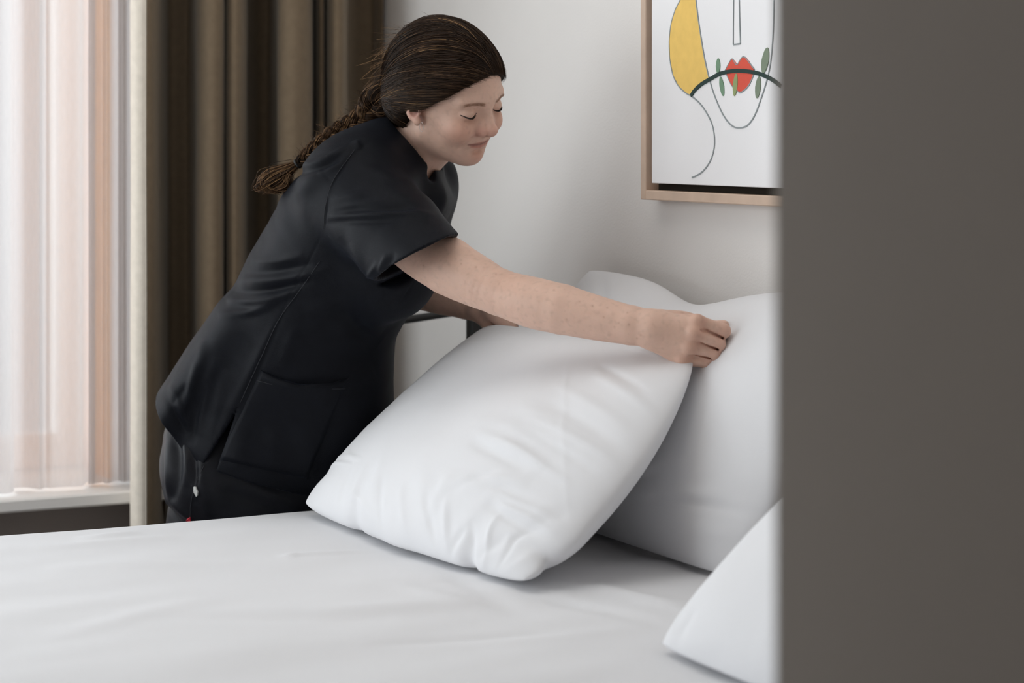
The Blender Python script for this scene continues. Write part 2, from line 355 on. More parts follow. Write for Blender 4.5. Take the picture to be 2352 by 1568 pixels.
def pillow(name, A, B, C, D, thick, back, label, folds=(), bow=(.02, .02, .02, .02), seed=0, ns=170, nt=120, sag=None, up=(0, 0, 1), topf=None, notches=(), fk=.68, noise=.004, power=(2.4, .55)):
    """A-B bottom edge, D-C top edge; folds are (a, b, height, width) measured on the case"""
    A, B, C, D = (np.asarray(x, float) for x in (A, B, C, D))
    e1 = B-A; e2 = D-A; n = np.cross(e1, e2); n /= np.linalg.norm(n)
    if n@np.asarray(up) < 0: n = -n
    x = np.linspace(0, 1, ns); y = np.linspace(0, 1, nt)
    s = .35*x+.65*(.5-.5*np.cos(np.pi*x)); t = .35*y+.65*(.5-.5*np.cos(np.pi*y))
    Sg, Tg = np.meshgrid(s, t, indexing='ij')
    def patch(S_, T_):
        P = ((1-T_)*(1-S_))[..., None]*A+((1-T_)*S_)[..., None]*B+(T_*S_)[..., None]*C+(T_*(1-S_))[..., None]*D
        w = 4*T_*(1-T_); h = 4*S_*(1-S_)
        e1n = e1/np.linalg.norm(e1); e2n = e2/np.linalg.norm(e2)
        P = P + ((bow[1]*S_**2-bow[3]*(1-S_)**2)*w)[..., None]*e1n + ((bow[2]*T_**2-bow[0]*(1-T_)**2)*h)[..., None]*e2n
        for ed, pos, dep, wd in notches:
            if ed == 0: P = P+(dep*np.exp(-((S_-pos)/wd)**2)*(1-T_)**6)[..., None]*e2n
            if ed == 1: P = P-(dep*np.exp(-((T_-pos)/wd)**2)*S_**6)[..., None]*e1n
            if ed == 3: P = P+(dep*np.exp(-((T_-pos)/wd)**2)*(1-S_)**6)[..., None]*e1n
        if topf: P = P + (topf(S_)*T_**2)[..., None]*e2n
        return P
    P = patch(Sg, Tg)
    cm = (A+B+C+D)/4; P = P+((np.abs(2*Sg-1)*np.abs(2*Tg-1))**10*.014)[..., None]*(cm-P)*2
    prof = ((1-np.abs(2*Sg-1)**power[0])*(1-np.abs(2*Tg-1)**power[0]))
    prof = np.clip(prof, 0, 1)**power[1]*(1+.35*(.45-Tg))
    edge = np.clip(prof*1.4, 0, 1)
    L1 = np.linalg.norm(e1); L2 = np.linalg.norm(e2)
    Q = np.stack([Sg.ravel()*L1, Tg.ravel()*L2], 1)
    def st(px, py):
        p = on_plane(px, py, A, n)
        M2 = np.array([[e1@e1, e1@e2], [e1@e2, e2@e2]]); r = np.linalg.solve(M2, [(p-A)@e1, (p-A)@e2])
        return np.array([r[0]*L1, r[1]*L2])
    fz = np.zeros(len(Q))
    for a, b, amp, w in folds: fz += fk*amp*seg_fold(Q, st(*a), st(*b), w*.78)
    fz = fz.reshape(Sg.shape)
    nz = np.array([noise*mnoise.noise((q[0]*5+seed, q[1]*5, seed*1.7))+noise*.35*mnoise.noise((q[0]*14+seed, q[1]*14, 3+seed)) for q in Q]).reshape(Sg.shape)
    # gathers along the seams
    ga = np.array([mnoise.noise((q[0]*34+seed, 5.1, seed))*math.exp(-min(q[1], L2-q[1])/.03)+mnoise.noise((2.2, q[1]*34, seed+2))*math.exp(-min(q[0], L1-q[0])/.03) for q in Q]).reshape(Sg.shape)*.004
    front = P+((thick*prof)+(nz+ga)*edge+fz*np.clip(prof*2.2, 0, 1))[..., None]*n
    rear = P-((back*prof)+nz*edge*.5)[..., None]*n
    if sag is not None: front = sag(front); rear = sag(rear)
    N = ns*nt; i = np.arange(N).reshape(ns, nt)
    f1 = np.stack([i[:-1, :-1], i[1:, :-1], i[1:, 1:], i[:-1, 1:]], -1).reshape(-1, 4)
    # weld the rims: rear rim uses the front rim's vertices
    ridx = i+N
    ridx = ridx.copy(); ridx[0, :] = i[0, :]; ridx[-1, :] = i[-1, :]; ridx[:, 0] = i[:, 0]; ridx[:, -1] = i[:, -1]
    f2 = np.stack([ridx[:-1, :-1], ridx[:-1, 1:], ridx[1:, 1:], ridx[1:, :-1]], -1).reshape(-1, 4)
    V = np.concatenate([front.reshape(-1, 3), rear.reshape(-1, 3)]); F = np.concatenate([f1, f2])
    used = np.unique(F); mp = np.full(len(V), -1); mp[used] = np.arange(len(used))
    V = V[used]; F = mp[F]
    nn = np.cross(V[F[:, 1]]-V[F[:, 0]], V[F[:, 2]]-V[F[:, 0]])[:len(f1)].sum(0)
    if nn@n < 0: F = F[:, ::-1]
    return mk(name, V, np.ascontiguousarray(F), M['linen'], label=label, cat='pillow', group='white bed pillows')
def on_bed(P, z=BED_Z+.004):
    Z = P[..., 2]; P = P.copy(); k = .012
    P[..., 2] = np.where(Z < z+k, z+k*np.exp(np.clip((Z-z-k)/k, -30, 0))*1.0, Z); return P
pA = on_plane(690, 1158, (0, 0, BED_Z+.02), np.array([0, 0, 1.])); pB = on_plane(1205, 1342, (0, 0, BED_Z+.012), np.array([0, 0, 1.]))
front_folds = [((1150, 1215), (1260, 1262), -.006, .010), ((1160, 1190), (1300, 1235), .006, .014), ((1060, 1180), (1250, 1170), .006, .016), ((1130, 1165), (1260, 1210), -.005, .012),
    ((1140, 1095), (1250, 1150), -.006, .012), ((1150, 1075), (1290, 1135), .006, .014), ((1100, 1330), (1130, 1300), .006, .007), ((1080, 1310), (1190, 1270), -.005, .010),
    ((1040, 1290), (1110, 1250), -.006, .010), ((1150, 1050), (1380, 1100), .004, .02), ((860, 1110), (760, 1240), -0.0033, .014), ((890, 1120), (800, 1235), 0.0033, .014),
    ((760, 1085), (850, 1118), .004, .004), ((775, 1070), (880, 1112), .003, .004), ((815, 1060), (860, 1112), .002, .005), ((940, 1090), (880, 1230), 0.0022, .016), ((1030, 1120), (1010, 1270), 0.0028, .018),
    ((1430, 905), (1530, 950), -.004, .010), ((1420, 930), (1530, 985), .004, .012), ((1330, 960), (1480, 1040), .004, .016), ((1300, 1000), (1470, 1080), -.004, .014),
    ((1240, 1010), (1420, 1100), .003, .016), ((1100, 1150), (1020, 1240), .004, .02), ((1370, 890), (1300, 1240), .0012, .006), ((1200, 1270), (1330, 1190), -.004, .016),
    ((1115, 1325), (1180, 1225), .005, .008), ((1140, 1330), (1230, 1250), -.005, .008), ((1150, 1335), (1280, 1270), .005, .010), ((1090, 1318), (1120, 1240), -.005, .008), ((1045, 1295), (1075, 1200), .006, .010), ((1030, 1290), (1030, 1190), -.005, .009),
    ((1180, 1215), (1290, 1250), .004, .007), ((1170, 1200), (1270, 1228), -.004, .006), ((1080, 1195), (1200, 1150), -.004, .010), ((1200, 1090), (1330, 1160), .004, .009), ((1240, 1060), (1390, 1130), -.003, .009), ((1260, 1040), (1440, 1100), .003, .010),
    ((830, 1160), (900, 1225), .004, .010), ((900, 1250), (930, 1150), -.004, .009), ((960, 1270), (975, 1170), .004, .010), ((1520, 828), (1600, 850), -.006, .006), ((1500, 845), (1590, 862), .004, .008)]
pillow('pillow', pA, pB, W(1604, 808, 3.372), W(1118, 742, 3.97), .075, .085, 'white pillow held by the woman, tilted and leaning over the bed', front_folds,
       bow=(.012, .056, -.006, -.004), notches=((0, .80, .010, .025), (0, .31, .006, .03), (0, .5, -.004, .06), (1, .10, .012, .03), (1, .2, -.006, .06), (3, .12, .006, .03)), seed=2, ns=220, nt=150, sag=on_bed)
def back_on_wall(P):
    q = (P-A0)@G; lim = WALL_U-.012; ex = np.clip(q-lim, 0, None); return on_bed(P-ex[..., None]*G)
bk = [((1440, 1160), (1600, 1120), -.005, .012), ((1430, 1140), (1640, 1100), .004, .016), ((1400, 1190), (1700, 1160), .004, .014), ((1420, 1175), (1760, 1190), -.004, .010),
      ((1600, 1240), (1760, 1240), .003, .016), ((1690, 900), (1640, 1150), .003, .005), ((1390, 625), (1440, 720), -.006, .012), ((1620, 700), (1700, 760), .006, .03), ((1420, 640), (1560, 690), -.005, .02)]
pillow('pillow', R(.315, .02, BED_Z+.004), R(.29, .86, BED_Z+.004), R(.51, .97, 1.02), R(.50, .10, 1.013), .085, .06, 'white pillow standing upright against the wall under the picture', bk,
       bow=(.0, .02, -.012, .01), topf=lambda s: -.036*np.exp(-((s-.46)/.15)**2), seed=5, sag=back_on_wall, up=(-1, 0, .3))
pillow('pillow', R(-.012, 1.178, BED_Z+.006), R(0, 1.88, BED_Z+.01), R(.33, 1.88, .92), R(.36, 1.185, .945), .085, .08, 'white pillow near the door, half hidden by the dark wall edge',
       [((1560, 1500), (1640, 1440), -.006, .014), ((1540, 1500), (1580, 1420), .005, .012), ((1600, 1530), (1700, 1540), -.006, .014)], bow=(.012, .02, -.01, -.012), seed=8, sag=on_bed)

# ------------------------------------------------------------------ picture on the wall
UF = WALL_U-.036
gN = -G
def art(px, py, u=UF+.004):
    p = on_plane(px, py, A0+u*G, gN); q = p-A0; return float(q@H), float(q[2])
v0, z0 = art(1471, 458, UF)
v1, z1 = v0+.72, z0+.98
pic = empty('picture', R(WALL_U-.002, (v0+v1)/2, z0), 'framed abstract line-drawing of a face with yellow hair shape, on the wall', 'picture')
fw = .016
for b in ((UF, WALL_U-.001, v0, v0+fw, z0, z1), (UF, WALL_U-.001, v1-fw, v1, z0, z1), (UF, WALL_U-.001, v0+fw, v1-fw, z0, z0+fw), (UF, WALL_U-.001, v0+fw, v1-fw, z1-fw, z1)):
    box('frame_rail', b, M['oak'], pic, bev=.0015)
box('backing', (WALL_U-.010, WALL_U-.002, v0+fw, v1-fw, z0+fw, z1-fw), M['dark_gap'], pic)
gp = .012
box('print', (UF+.005, WALL_U-.010, v0+fw+gp, v1-fw-gp, z0+fw+gp, z1-fw-gp), M['canvas'], pic, bev=.001)
PU = UF+.0045
def cp(x, y): return art(1440+x/3.136, y/3.136, PU)
def flat_shape(name, crop_pts, m, lift=.0004, n=None, closed=True):
    P = np.array([cp(*p) for p in crop_pts])
    if n: P = spline(np.vstack([P, P[:1]]), n)[:-1]
    k = len(P); v = [R(PU-lift, *p) for p in P]+[R(PU+.0004, *p) for p in P]
    f = [tuple(range(k)), tuple(range(k, 2*k))[::-1]]+[(i, (i+1) % k, (i+1) % k+k, i+k) for i in range(k)]
    mb = MB(); mb.add(v, f); return mb.build(name, m, pic)
def flat_line(name, crop_pts, m, wpx, n=40, lift=.0007):
    P = spline(np.array([cp(*p) for p in crop_pts]), n); t = np.gradient(P, axis=0); t /= np.linalg.norm(t, axis=1)[:, None]
    nn = np.stack([-t[:, 1], t[:, 0]], 1)*wpx*.00012; k = len(P)
    v = [R(PU-lift, *p) for p in P+nn]+[R(PU-lift, *p) for p in P-nn]+[R(PU+.0003, *p) for p in P+nn]+[R(PU+.0003, *p) for p in P-nn]
    f = []
    for i in range(k-1):
        f += [(i, i+1, k+i+1, k+i), (i, 2*k+i, 2*k+i+1, i+1), (k+i, k+i+1, 3*k+i+1, 3*k+i)]
    mb = MB(); mb.add(v, f); return mb.build(name, m, pic)
yl = [(480, -190), (385, 0), (350, 70), (320, 170), (308, 290), (312, 420), (335, 540), (375, 620), (430, 670), (462, 688), (475, 660), (510, 625), (555, 590), (590, 560), (562, 430), (536, 280), (512, 120), (498, 0), (484, -120)]
flat_shape('print_shape', yl, M['yellow'])
lp = [(707, 510), (720, 480), (735, 455), (752, 430), (764, 427), (778, 440), (793, 465), (806, 442), (822, 418), (840, 408), (858, 414), (880, 440), (902, 480), (918, 515), (900, 570), (880, 612), (855, 642), (830, 658), (805, 659), (780, 642), (752, 610), (725, 560)]
flat_shape('print_shape', lp, M['red_print'])
def leaf(cx, cy, a, b, ang, m, lift=.0010):
    P = []
    for k in range(16):
        th = 2*math.pi*k/16; x = a*math.sin(th)*(1-.15*abs(math.cos(th))); y = -b*math.cos(th)
        P.append((cx+x*math.cos(ang)-y*math.sin(ang), cy+x*math.sin(ang)+y*math.cos(ang)))
    flat_shape('print_leaf', P, m, lift)
leaf(658, 475, 15, 55, .02, M['leaf_green']); leaf(685, 622, 15, 70, -.14, M['leaf_green']); leaf(783, 610, 17, 82, .10, M['leaf_olive'])
leaf(946, 628, 19, 80, .10, M['leaf_grey']); leaf(998, 436, 25, 95, .16, M['leaf_grey'])
flat_line('print_line', [(480, -190), (385, 0), (350, 70), (320, 170), (306, 290), (310, 420), (333, 540), (375, 622), (430, 672), (462, 690), (520, 738), (570, 805), (612, 890), (630, 980), (628, 1070), (600, 1160), (550, 1230), (500, 1265), (468, 1278)], M['ink'], 9, 90)
flat_line('print_line', [(484, -120), (498, 0), (512, 120), (536, 280), (562, 430), (600, 590), (640, 710), (690, 820), (740, 890), (790, 920), (850, 913), (890, 880), (930, 810), (970, 700), (1005, 590), (1030, 480), (1045, 360), (1055, 200), (1060, 0)], M['ink'], 9, 90)
flat_line('print_line', [(772, -200), (769, 0), (766, 322)], M['ink'], 8, 12); flat_line('print_line', [(766, 322), (792, 318), (818, 314)], M['ink'], 9, 8); flat_line('print_line', [(818, 314), (812, 120), (806, -200)], M['ink'], 8, 12)
flat_line('print_line', [(707, 510), (735, 455), (760, 425), (793, 465), (840, 408), (900, 475), (918, 515), (880, 612), (830, 660), (800, 658), (752, 610), (707, 510)], M['ink'], 7, 70, .0006)
flat_line('print_branch', [(462, 690), (490, 650), (540, 605), (600, 570), (660, 536), (720, 518), (800, 510), (900, 518), (980, 540), (1050, 575), (1110, 620)], M['dark_ink'], 26, 50, .0012)

# ------------------------------------------------------------------ black metal chair in the corner
chair = empty('metal_chair', R(.40, -.52, 0), 'black metal chair with tubular back rail in the corner behind the bed', 'chair')
cz = .897; cv = -.41
zz = lambda px, py, v: on_plane(px, py, A0+v*H, H)
rail = [R(.24, cv, cz-.03), R(.32, cv, cz-.014), R(.40, cv, cz-.007), R(.47, cv, cz), R(.515, cv, cz+.004), R(.535, cv, cz-.001), R(.542, cv, cz-.02)]
m = MB(); m.tube(spline(rail, 30), .0075, 10); m.build('back_rail', M['black_metal'], chair, smooth=True)
box('back_post', (.520, .548, cv-.013, cv+.013, 0, cz-.005), M['black_metal'], chair, bev=.003)
box('back_post', (.20, .226, cv-.013, cv+.013, 0, cz-.045), M['black_metal'], chair, bev=.003)
box('seat', (.19, .535, -.655, cv-.005, .43, .465), M['seat'], chair, bev=.01)
for u in (.20, .512): box('leg', (u, u+.024, -.66, -.636, 0, .43), M['black_metal'], chair, bev=.003)

# ------------------------------------------------------------------ implicit surfaces for the figure
class Prim:
    def __init__(s, fn, c, r, k, op): s.fn = fn; s.c = np.asarray(c, float); s.r = r; s.k = k; s.op = op
def cone(a, b, ra, rb, k=.01, op='+', sc=None):
    a = np.asarray(a, float); b = np.asarray(b, float)
    c = (a+b)/2; r = np.linalg.norm(a-b)/2+max(ra, rb)*(max(sc) if sc is not None else 1)
    if sc is not None:
        s = 1/np.asarray(sc, float); a = a*s; b = b*s
    ab = b-a; L2 = max(ab@ab, 1e-12)
    def fn(P):
        Q = P*s if sc is not None else P
        q = Q-a; t = np.clip(q@ab/L2, 0, 1)
        return np.sqrt(((q-t[:, None]*ab)**2).sum(1))-(ra+(rb-ra)*t)
    return Prim(fn, c, r, k, op)
def ell(c, r, Rm=np.eye(3), k=.01, op='+'):
    c = np.asarray(c, float); r = np.asarray(r, float)
    def fn(P):
        q = (P-c)@Rm; k0 = np.sqrt(((q/r)**2).sum(1)); k1 = np.sqrt(((q/r**2)**2).sum(1))+1e-9
        return k0*(k0-1)/k1
    return Prim(fn, c, max(r), k, op)
def custom(fn, c, r, k=0, op='-'): return Prim(fn, c, r, k, op)
def chain(pts, rad, k=.02, sc=None, op='+'):
    n = 4*(len(pts)-1)+1
    Q = spline(np.concatenate([np.asarray(pts, float), np.asarray(rad, float)[:, None]], 1), n)
    segs = [cone(Q[i, :3], Q[i+1, :3], Q[i, 3], Q[i+1, 3], 0, '+', sc) for i in range(n-1)]
    lo = np.min([p.c-p.r for p in segs], 0); hi = np.max([p.c+p.r for p in segs], 0)
    out = []
    for g in range(0, n-1, 8):                     # short runs, so that far blocks skip them
        ss = segs[g:g+8]; c = np.mean([p.c for p in ss], 0); r = max(np.linalg.norm(p.c-c)+p.r for p in ss)
        out.append(Prim((lambda P, ss=ss: np.minimum.reduce([p.fn(P) for p in ss])), c, r, k if g == 0 else .004, op))
    return out
def eval_sdf(prims, P):
    d = np.full(len(P), .5)
    for p in prims:
        e = p.fn(P)
        if p.op == '+':
            if p.k > 0:
                h = np.clip(p.k-np.abs(d-e), 0, None)/p.k; d = np.minimum(d, e)-h*h*p.k/4
            else: d = np.minimum(d, e)
        else:
            e = -e
            if p.k > 0:
                h = np.clip(p.k-np.abs(d-e), 0, None)/p.k; d = np.maximum(d, e)+h*h*p.k/4
            else: d = np.maximum(d, e)
    return d
def mesh_sdf(prims, h, smooth=1):
    N = 16; B = N*h
    cells = set()
    for p in prims:
        if p.op != '+': continue
        lo = np.floor((p.c-p.r-.01)/B).astype(int); hi = np.floor((p.c+p.r+.01)/B).astype(int)
        for i in range(lo[0], hi[0]+1):
            for j in range(lo[1], hi[1]+1):
                for k in range(lo[2], hi[2]+1): cells.add((i, j, k))
    cells = np.array(sorted(cells)); cen = (cells+.5)*B; hd = B*math.sqrt(3)/2
    lim = hd*1.35+.012
    keep = np.abs(eval_sdf(prims, cen)) < lim
    cells = cells[keep]; cen = cen[keep]
    g = np.arange(N+1)*h; gx, gy, gz = np.meshgrid(g, g, g, indexing='ij'); loc = np.stack([gx.ravel(), gy.ravel(), gz.ravel()], 1)
    OFF = 1 << 14
    def key(I, J, K): return ((I+OFF).astype(np.int64) << 34) | ((J+OFF).astype(np.int64) << 17) | (K+OFF).astype(np.int64)
    VK, VP, QK = [], [], []
    cor = [(i, j, k) for i in (0, 1) for j in (0, 1) for k in (0, 1)]
    edges = [(a, b) for a in range(8) for b in range(a+1, 8) if sum(abs(x-y) for x, y in zip(cor[a], cor[b])) == 1]
    for cell, ce in zip(cells, cen):
        act = [p for p in prims if np.linalg.norm(p.c-ce) < p.r+hd+p.k+.015]
        if not act: continue
        D = eval_sdf(act, loc+cell*B).reshape(N+1, N+1, N+1)
        neg = D < 0
        if neg.all() or not neg.any(): continue
        C = [D[i:i+N, j:j+N, k:k+N] for i, j, k in cor]
        sm = sum((c < 0).astype(np.int8) for c in C); on = (sm > 0) & (sm < 8)
        I, J, K = np.nonzero(on)
        cv = np.stack([c[I, J, K] for c in C], 1); acc = np.zeros((len(I), 3)); cnt = np.zeros(len(I))
        for a, b in edges:
            da, db = cv[:, a], cv[:, b]; cr = (da < 0) != (db < 0)
            t = np.where(cr, da/(da-db+1e-20), 0)
            pa = np.array(cor[a], float); pb = np.array(cor[b], float)
            acc += np.where(cr[:, None], pa+(pb-pa)*t[:, None], 0); cnt += cr
        VP.append((acc/cnt[:, None]+np.stack([I, J, K], 1)+cell*N)*h)
        VK.append(key(I+cell[0]*N, J+cell[1]*N, K+cell[2]*N))
        for ax in range(3):
            sl0 = [slice(0, N)]*3; sl1 = [slice(0, N)]*3; sl1[ax] = slice(1, N+1)
            n0 = neg[tuple(sl0)]; n1 = neg[tuple(sl1)]
            a, b = (ax+1) % 3, (ax+2) % 3
            e = np.array(np.nonzero(n0 != n1)).T
            if not len(e): continue
            fl = n0[tuple(e.T)]
            ks = []
            for da, db in ((0, 0), (-1, 0), (-1, -1), (0, -1)):
                q = e+cell*N; q[:, a] += da; q[:, b] += db; ks.append(key(q[:, 0], q[:, 1], q[:, 2]))
            q = np.stack(ks, 1); q = np.where(fl[:, None], q, q[:, ::-1]); QK.append(q)
    VK = np.concatenate(VK); VP = np.concatenate(VP); QK = np.concatenate(QK)
    o = np.argsort(VK); VK = VK[o]; VP = VP[o]
    ix = np.searchsorted(VK, QK); ix = np.clip(ix, 0, len(VK)-1); ok = (VK[ix] == QK).all(1); F = ix[ok]
    for _ in range(smooth): VP = laplace(VP, F, .5)
    return VP, F
def laplace(V, F, lam):
    s = np.zeros_like(V); c = np.zeros(len(V))
    for a in range(4):
        b = (a+1) % 4
        for x, y in ((a, b), (b, a)):
            for k in range(3): s[:, k] += np.bincount(F[:, x], V[F[:, y], k], len(V))
            c += np.bincount(F[:, x], minlength=len(V))
    c[c == 0] = 1
    return V+lam*(s/c[:, None]-V)
def normals(V, F):
    n = np.cross(V[F[:, 2]]-V[F[:, 0]], V[F[:, 3]]-V[F[:, 1]]); o = np.zeros_like(V)
    for a in range(4):
        for k in range(3): o[:, k] += np.bincount(F[:, a], n[:, k], len(V))
    return o/(np.linalg.norm(o, axis=1)[:, None]+1e-12)

# head frame: x forward, y to her left, z up, origin between the ears
yaw, pitch, roll = math.radians(40), math.radians(13), math.radians(12)
f0 = np.array([math.cos(yaw), -math.sin(yaw), 0]); l0 = np.array([math.sin(yaw), math.cos(yaw), 0]); u0 = np.array([0, 0, 1.])
fx = f0*math.cos(pitch)-u0*math.sin(pitch); uz = u0*math.cos(pitch)+f0*math.sin(pitch)
ly = l0*math.cos(roll)+uz*math.sin(roll); uz = uz*math.cos(roll)-l0*math.sin(roll); uz -= fx*(uz@fx); uz /= np.linalg.norm(uz)
HR = np.stack([fx, ly, uz], 1); HO = W(1025, 242, 3.74); HS = 1.0
def hw(p): return HO+HR@(np.asarray(p, float)*HS)
def hloc(P): return (P-HO)@HR/HS
def he(c, r, k=.01, op='+', rot=None):
    Rm = HR if rot is None else HR@rot
    return ell(hw(c), np.asarray(r)*HS, Rm, k, op)
def hc(a, b, ra, rb, k=.01, op='+'): return cone(hw(a), hw(b), ra*HS, rb*HS, k, op)
def rotz(a): c, s = math.cos(a), math.sin(a); return np.array([[c, -s, 0], [s, c, 0], [0, 0, 1]])
def roty(a): c, s = math.cos(a), math.sin(a); return np.array([[c, 0, s], [0, 1, 0], [-s, 0, c]])

skin = []
# neck, shoulders, trunk (inside the clothes)
neckbase = W(915, 395, 3.80)
skin += [cone(W(920, 378, 3.80), hw((-.012, 0, -.035)), .052, .0535, .03)]
skin += [cone(W(930, 405, 3.80), W(870, 455, 3.70), .043, .045, .03), cone(W(925, 408, 3.83), W(950, 462, 3.93), .036, .038, .03)]
skin += chain([W(880, 450, 3.80), W(800, 570, 3.84), W(735, 690, 3.89), W(650, 840, 3.95), W(575, 970, 3.99)], [.07, .10, .11, .115, .11], .04, (1, 1.2, 1))
# head
skin += [he((-.008, 0, .048), (.094, .073, .083), .02), he((.045, 0, .045), (.049, .058, .055), .02), he((.034, 0, -.010), (.051, .056, .058), .025)]
for s in (-1, 1): skin.append(hc((.002, s*.050, -.036), (.050, s*.013, -.073), .015, .013, .025))
skin += [he((.028, 0, -.048), (.045, .044, .032), .02), he((.0580, 0, -.0715), (.0150, .0170, .0145), .012)]
for s in (-1, 1):
    skin += [he((.062, s*.036, -.018), (.023, .022, .021), .02), hc((.0880, s*.010, .028), (.0745, s*.044, .031), .008, .008, .014)]
skin += [he((.0590, 0, -.0415), (.0195, .0215, .0195), .014)]
for s in (-1, 1): skin.append(he((.0965, s*.0325, .012), (.0165, .0175, .0115), .011, '-'))
for s in (-1, 1): skin.append(he((.0750, s*.0325, .0115), (.0130, .0140, .0125), .004))
for s in (-1, 1): skin.append(hc((.0900, s*.020, .0205), (.0810, s*.047, .0195), .0014, .0011, .003, '-'))      # lid crease
skin += [hc((.0870, 0, .022), (.1010, 0, -.015), .0064, .0072, .010), he((.1030, 0, -.0200), (.0088, .0086, .0084), .008)]
for s in (-1, 1): skin.append(he((.0845, s*.0105, -.0125), (.0110, .0095, .0120), .008))
for s in (-1, 1): skin.append(he((.0905, s*.0135, -.0230), (.0090, .0062, .0068), .008))
skin.append(hc((.099, 0, -.0258), (.082, 0, -.0310), .005, .005, .006))
for s in (-1, 1): skin.append(he((.0935, s*.0068, -.0300), (.0052, .0030, .0030), .002, '-'))
for s in (-1, 1):
    skin += [hc((.0775, 0, -.0440), (.0740, s*.009, -.0442), .0032, .0029, .003), hc((.0740, s*.009, -.0442), (.0655, s*.0215, -.0462), .0029, .0020, .003)]
    skin += [hc((.0755, 0, -.0508), (.0725, s*.009, -.0504), .0048, .0042, .003), hc((.0725, s*.009, -.0504), (.0645, s*.0205, -.0475), .0042, .0022, .003)]
def skin_x(y, z):
    xs = np.linspace(.12, .03, 181); P = np.array([hw((x, y, z)) for x in xs]); d = eval_sdf(skin, P); k = int(np.argmax(d < 0)); return xs[k]
mouth = [(skin_x(y, -.0471+.0030*max(0, (y-.012)/.0155)**2), y, -.0471+.0030*max(0, (y-.012)/.0155)**2) for y in np.linspace(0, .0275, 9)]
fold_ = [(skin_x(y, z), y, z) for y, z in ((.0215, -.026), (.027, -.031), (.0315, -.037), (.0345, -.044), (.0355, -.051))]
for s in (-1, 1):
    for (a_, b_), r_ in zip(zip(mouth[:-1], mouth[1:]), (.0015, .0015, .0015, .0016, .0016, .0015, .0013, .0010)):
        skin.append(hc((a_[0]-.0004, s*a_[1], a_[2]), (b_[0]-.0004, s*b_[1], b_[2]), r_, r_, .0018, '-'))
    for (a_, b_), r_ in zip(zip(fold_[:-1], fold_[1:]), (.0008, .0012, .0012, .0008)):
        skin.append(hc((a_[0]+.0003, s*a_[1], a_[2]), (b_[0]+.0003, s*b_[1], b_[2]), r_, r_, .004, '-'))
skin.append(he((.0760, 0, -.0610), (.008, .016, .004), .008, '-'))
for s in (-1, 1):
    rt = roty(.25)
    skin += [he((-.005, s*.0720, .010), (.0160, .0060, .024), .004, rot=rt), he((.003, s*.0720, -.0115), (.0075, .005, .0080), .005)]
    skin += [he((-.0015, s*.0765, .0055), (.0085, .0062, .0100), .002, '-', rot=rt), hc((.004, s*.0775, .002), (.008, s*.0770, -.004), .0028, .0022, .002, '-')]
# right arm (nearest): shoulder, elbow, wrist
ra = [W(850, 445, 3.70), W(945, 552, 3.61), W(1030, 611, 3.555), W(1095, 646, 3.52), W(1148, 671, 3.495), W(1225, 695, 3.46), W(1290, 710, 3.435), W(1370, 730, 3.41), W(1450, 747, 3.385), W(1500, 754, 3.372)]
skin += chain(ra, [.050, .046, .0445, .0400, .0355, .0390, .0375, .0335, .0290, .0268], .02)
# right hand: back of the hand to the lens, fingers closed over the pillow corner
D0 = 3.355
wr = W(1490, 757, 3.372)
mcp = [W(1602, 740, D0-.004), W(1594, 766, D0-.010), W(1583, 798, D0-.006), W(1570, 824, D0+.006)]
pip = [W(1662, 760, D0+.004), W(1650, 790, D0+.000), W(1640, 812, D0+.002), W(1626, 832, D0+.010)]
dip = [W(1652, 776, D0+.030), W(1640, 800, D0+.027), W(1630, 820, D0+.028), W(1616, 836, D0+.032)]
tip = [W(1624, 778, D0+.040), W(1614, 800, D0+.038), W(1606, 818, D0+.037), W(1598, 832, D0+.038)]
fr = [.0104, .0106, .0100, .0088]
starts = [W(1500, 738, 3.368), W(1500, 752, 3.362), W(1500, 767, 3.364), W(1498, 780, 3.372)]
for i in range(4):
    skin.append(cone(starts[i], mcp[i]+np.array([-.004, .004, 0]), .0130, .0118, .016))
skin += [cone(W(1520, 760, 3.375), W(1565, 782, 3.370), .018, .020, .016)]
fing = []
for i in range(4):
    fing.append(cone(mcp[i], pip[i], fr[i]+.0006, fr[i], .004)); fing.append(cone(pip[i], dip[i], fr[i]-.0004, fr[i]-.0012, .003)); fing.append(cone(dip[i], tip[i], fr[i]-.0012, fr[i]-.0022, .003))
    fing.append(ell(mcp[i]+np.array([0, -.004, .001]), (.010, .008, .0095), k=.008))
    fing.append(ell(pip[i]+np.array([-.001, -.0015, 0]), (.0105, .0105, fr[i]+.0003), k=.004))
skin += fing
for i in range(3):
    g0 = mcp[i]*.43+mcp[i+1]*.43+(pip[i]+pip[i+1])*.07+np.array([.001, -.0065, 0]); g1 = (pip[i]+pip[i+1])/2+np.array([.002, -.0050, 0]); g2 = (dip[i]+dip[i+1])/2+np.array([.006, -.003, 0])
    skin += [cone(g0+np.array([.004*q_, -.003+.0035*q_, 0]), g1+np.array([0, -.003+.0035*q_, 0]), .0014, .0017, .0015, '-') for q_ in (-.6, .2, 1, 2)]+[cone(g1+np.array([0, -.002, 0]), g2, .0017, .0013, .0015, '-'), cone(g1+np.array([0, .001, 0]), g2+np.array([-.003, .002, 0]), .0017, .0013, .0015, '-')]
tm = [W(1520, 735, 3.385), W(1575, 735, 3.400), W(1628, 750, 3.402), W(1663, 747, 3.392)]
skin += chain(tm, [.016, .0130, .0105, .0080], .008)
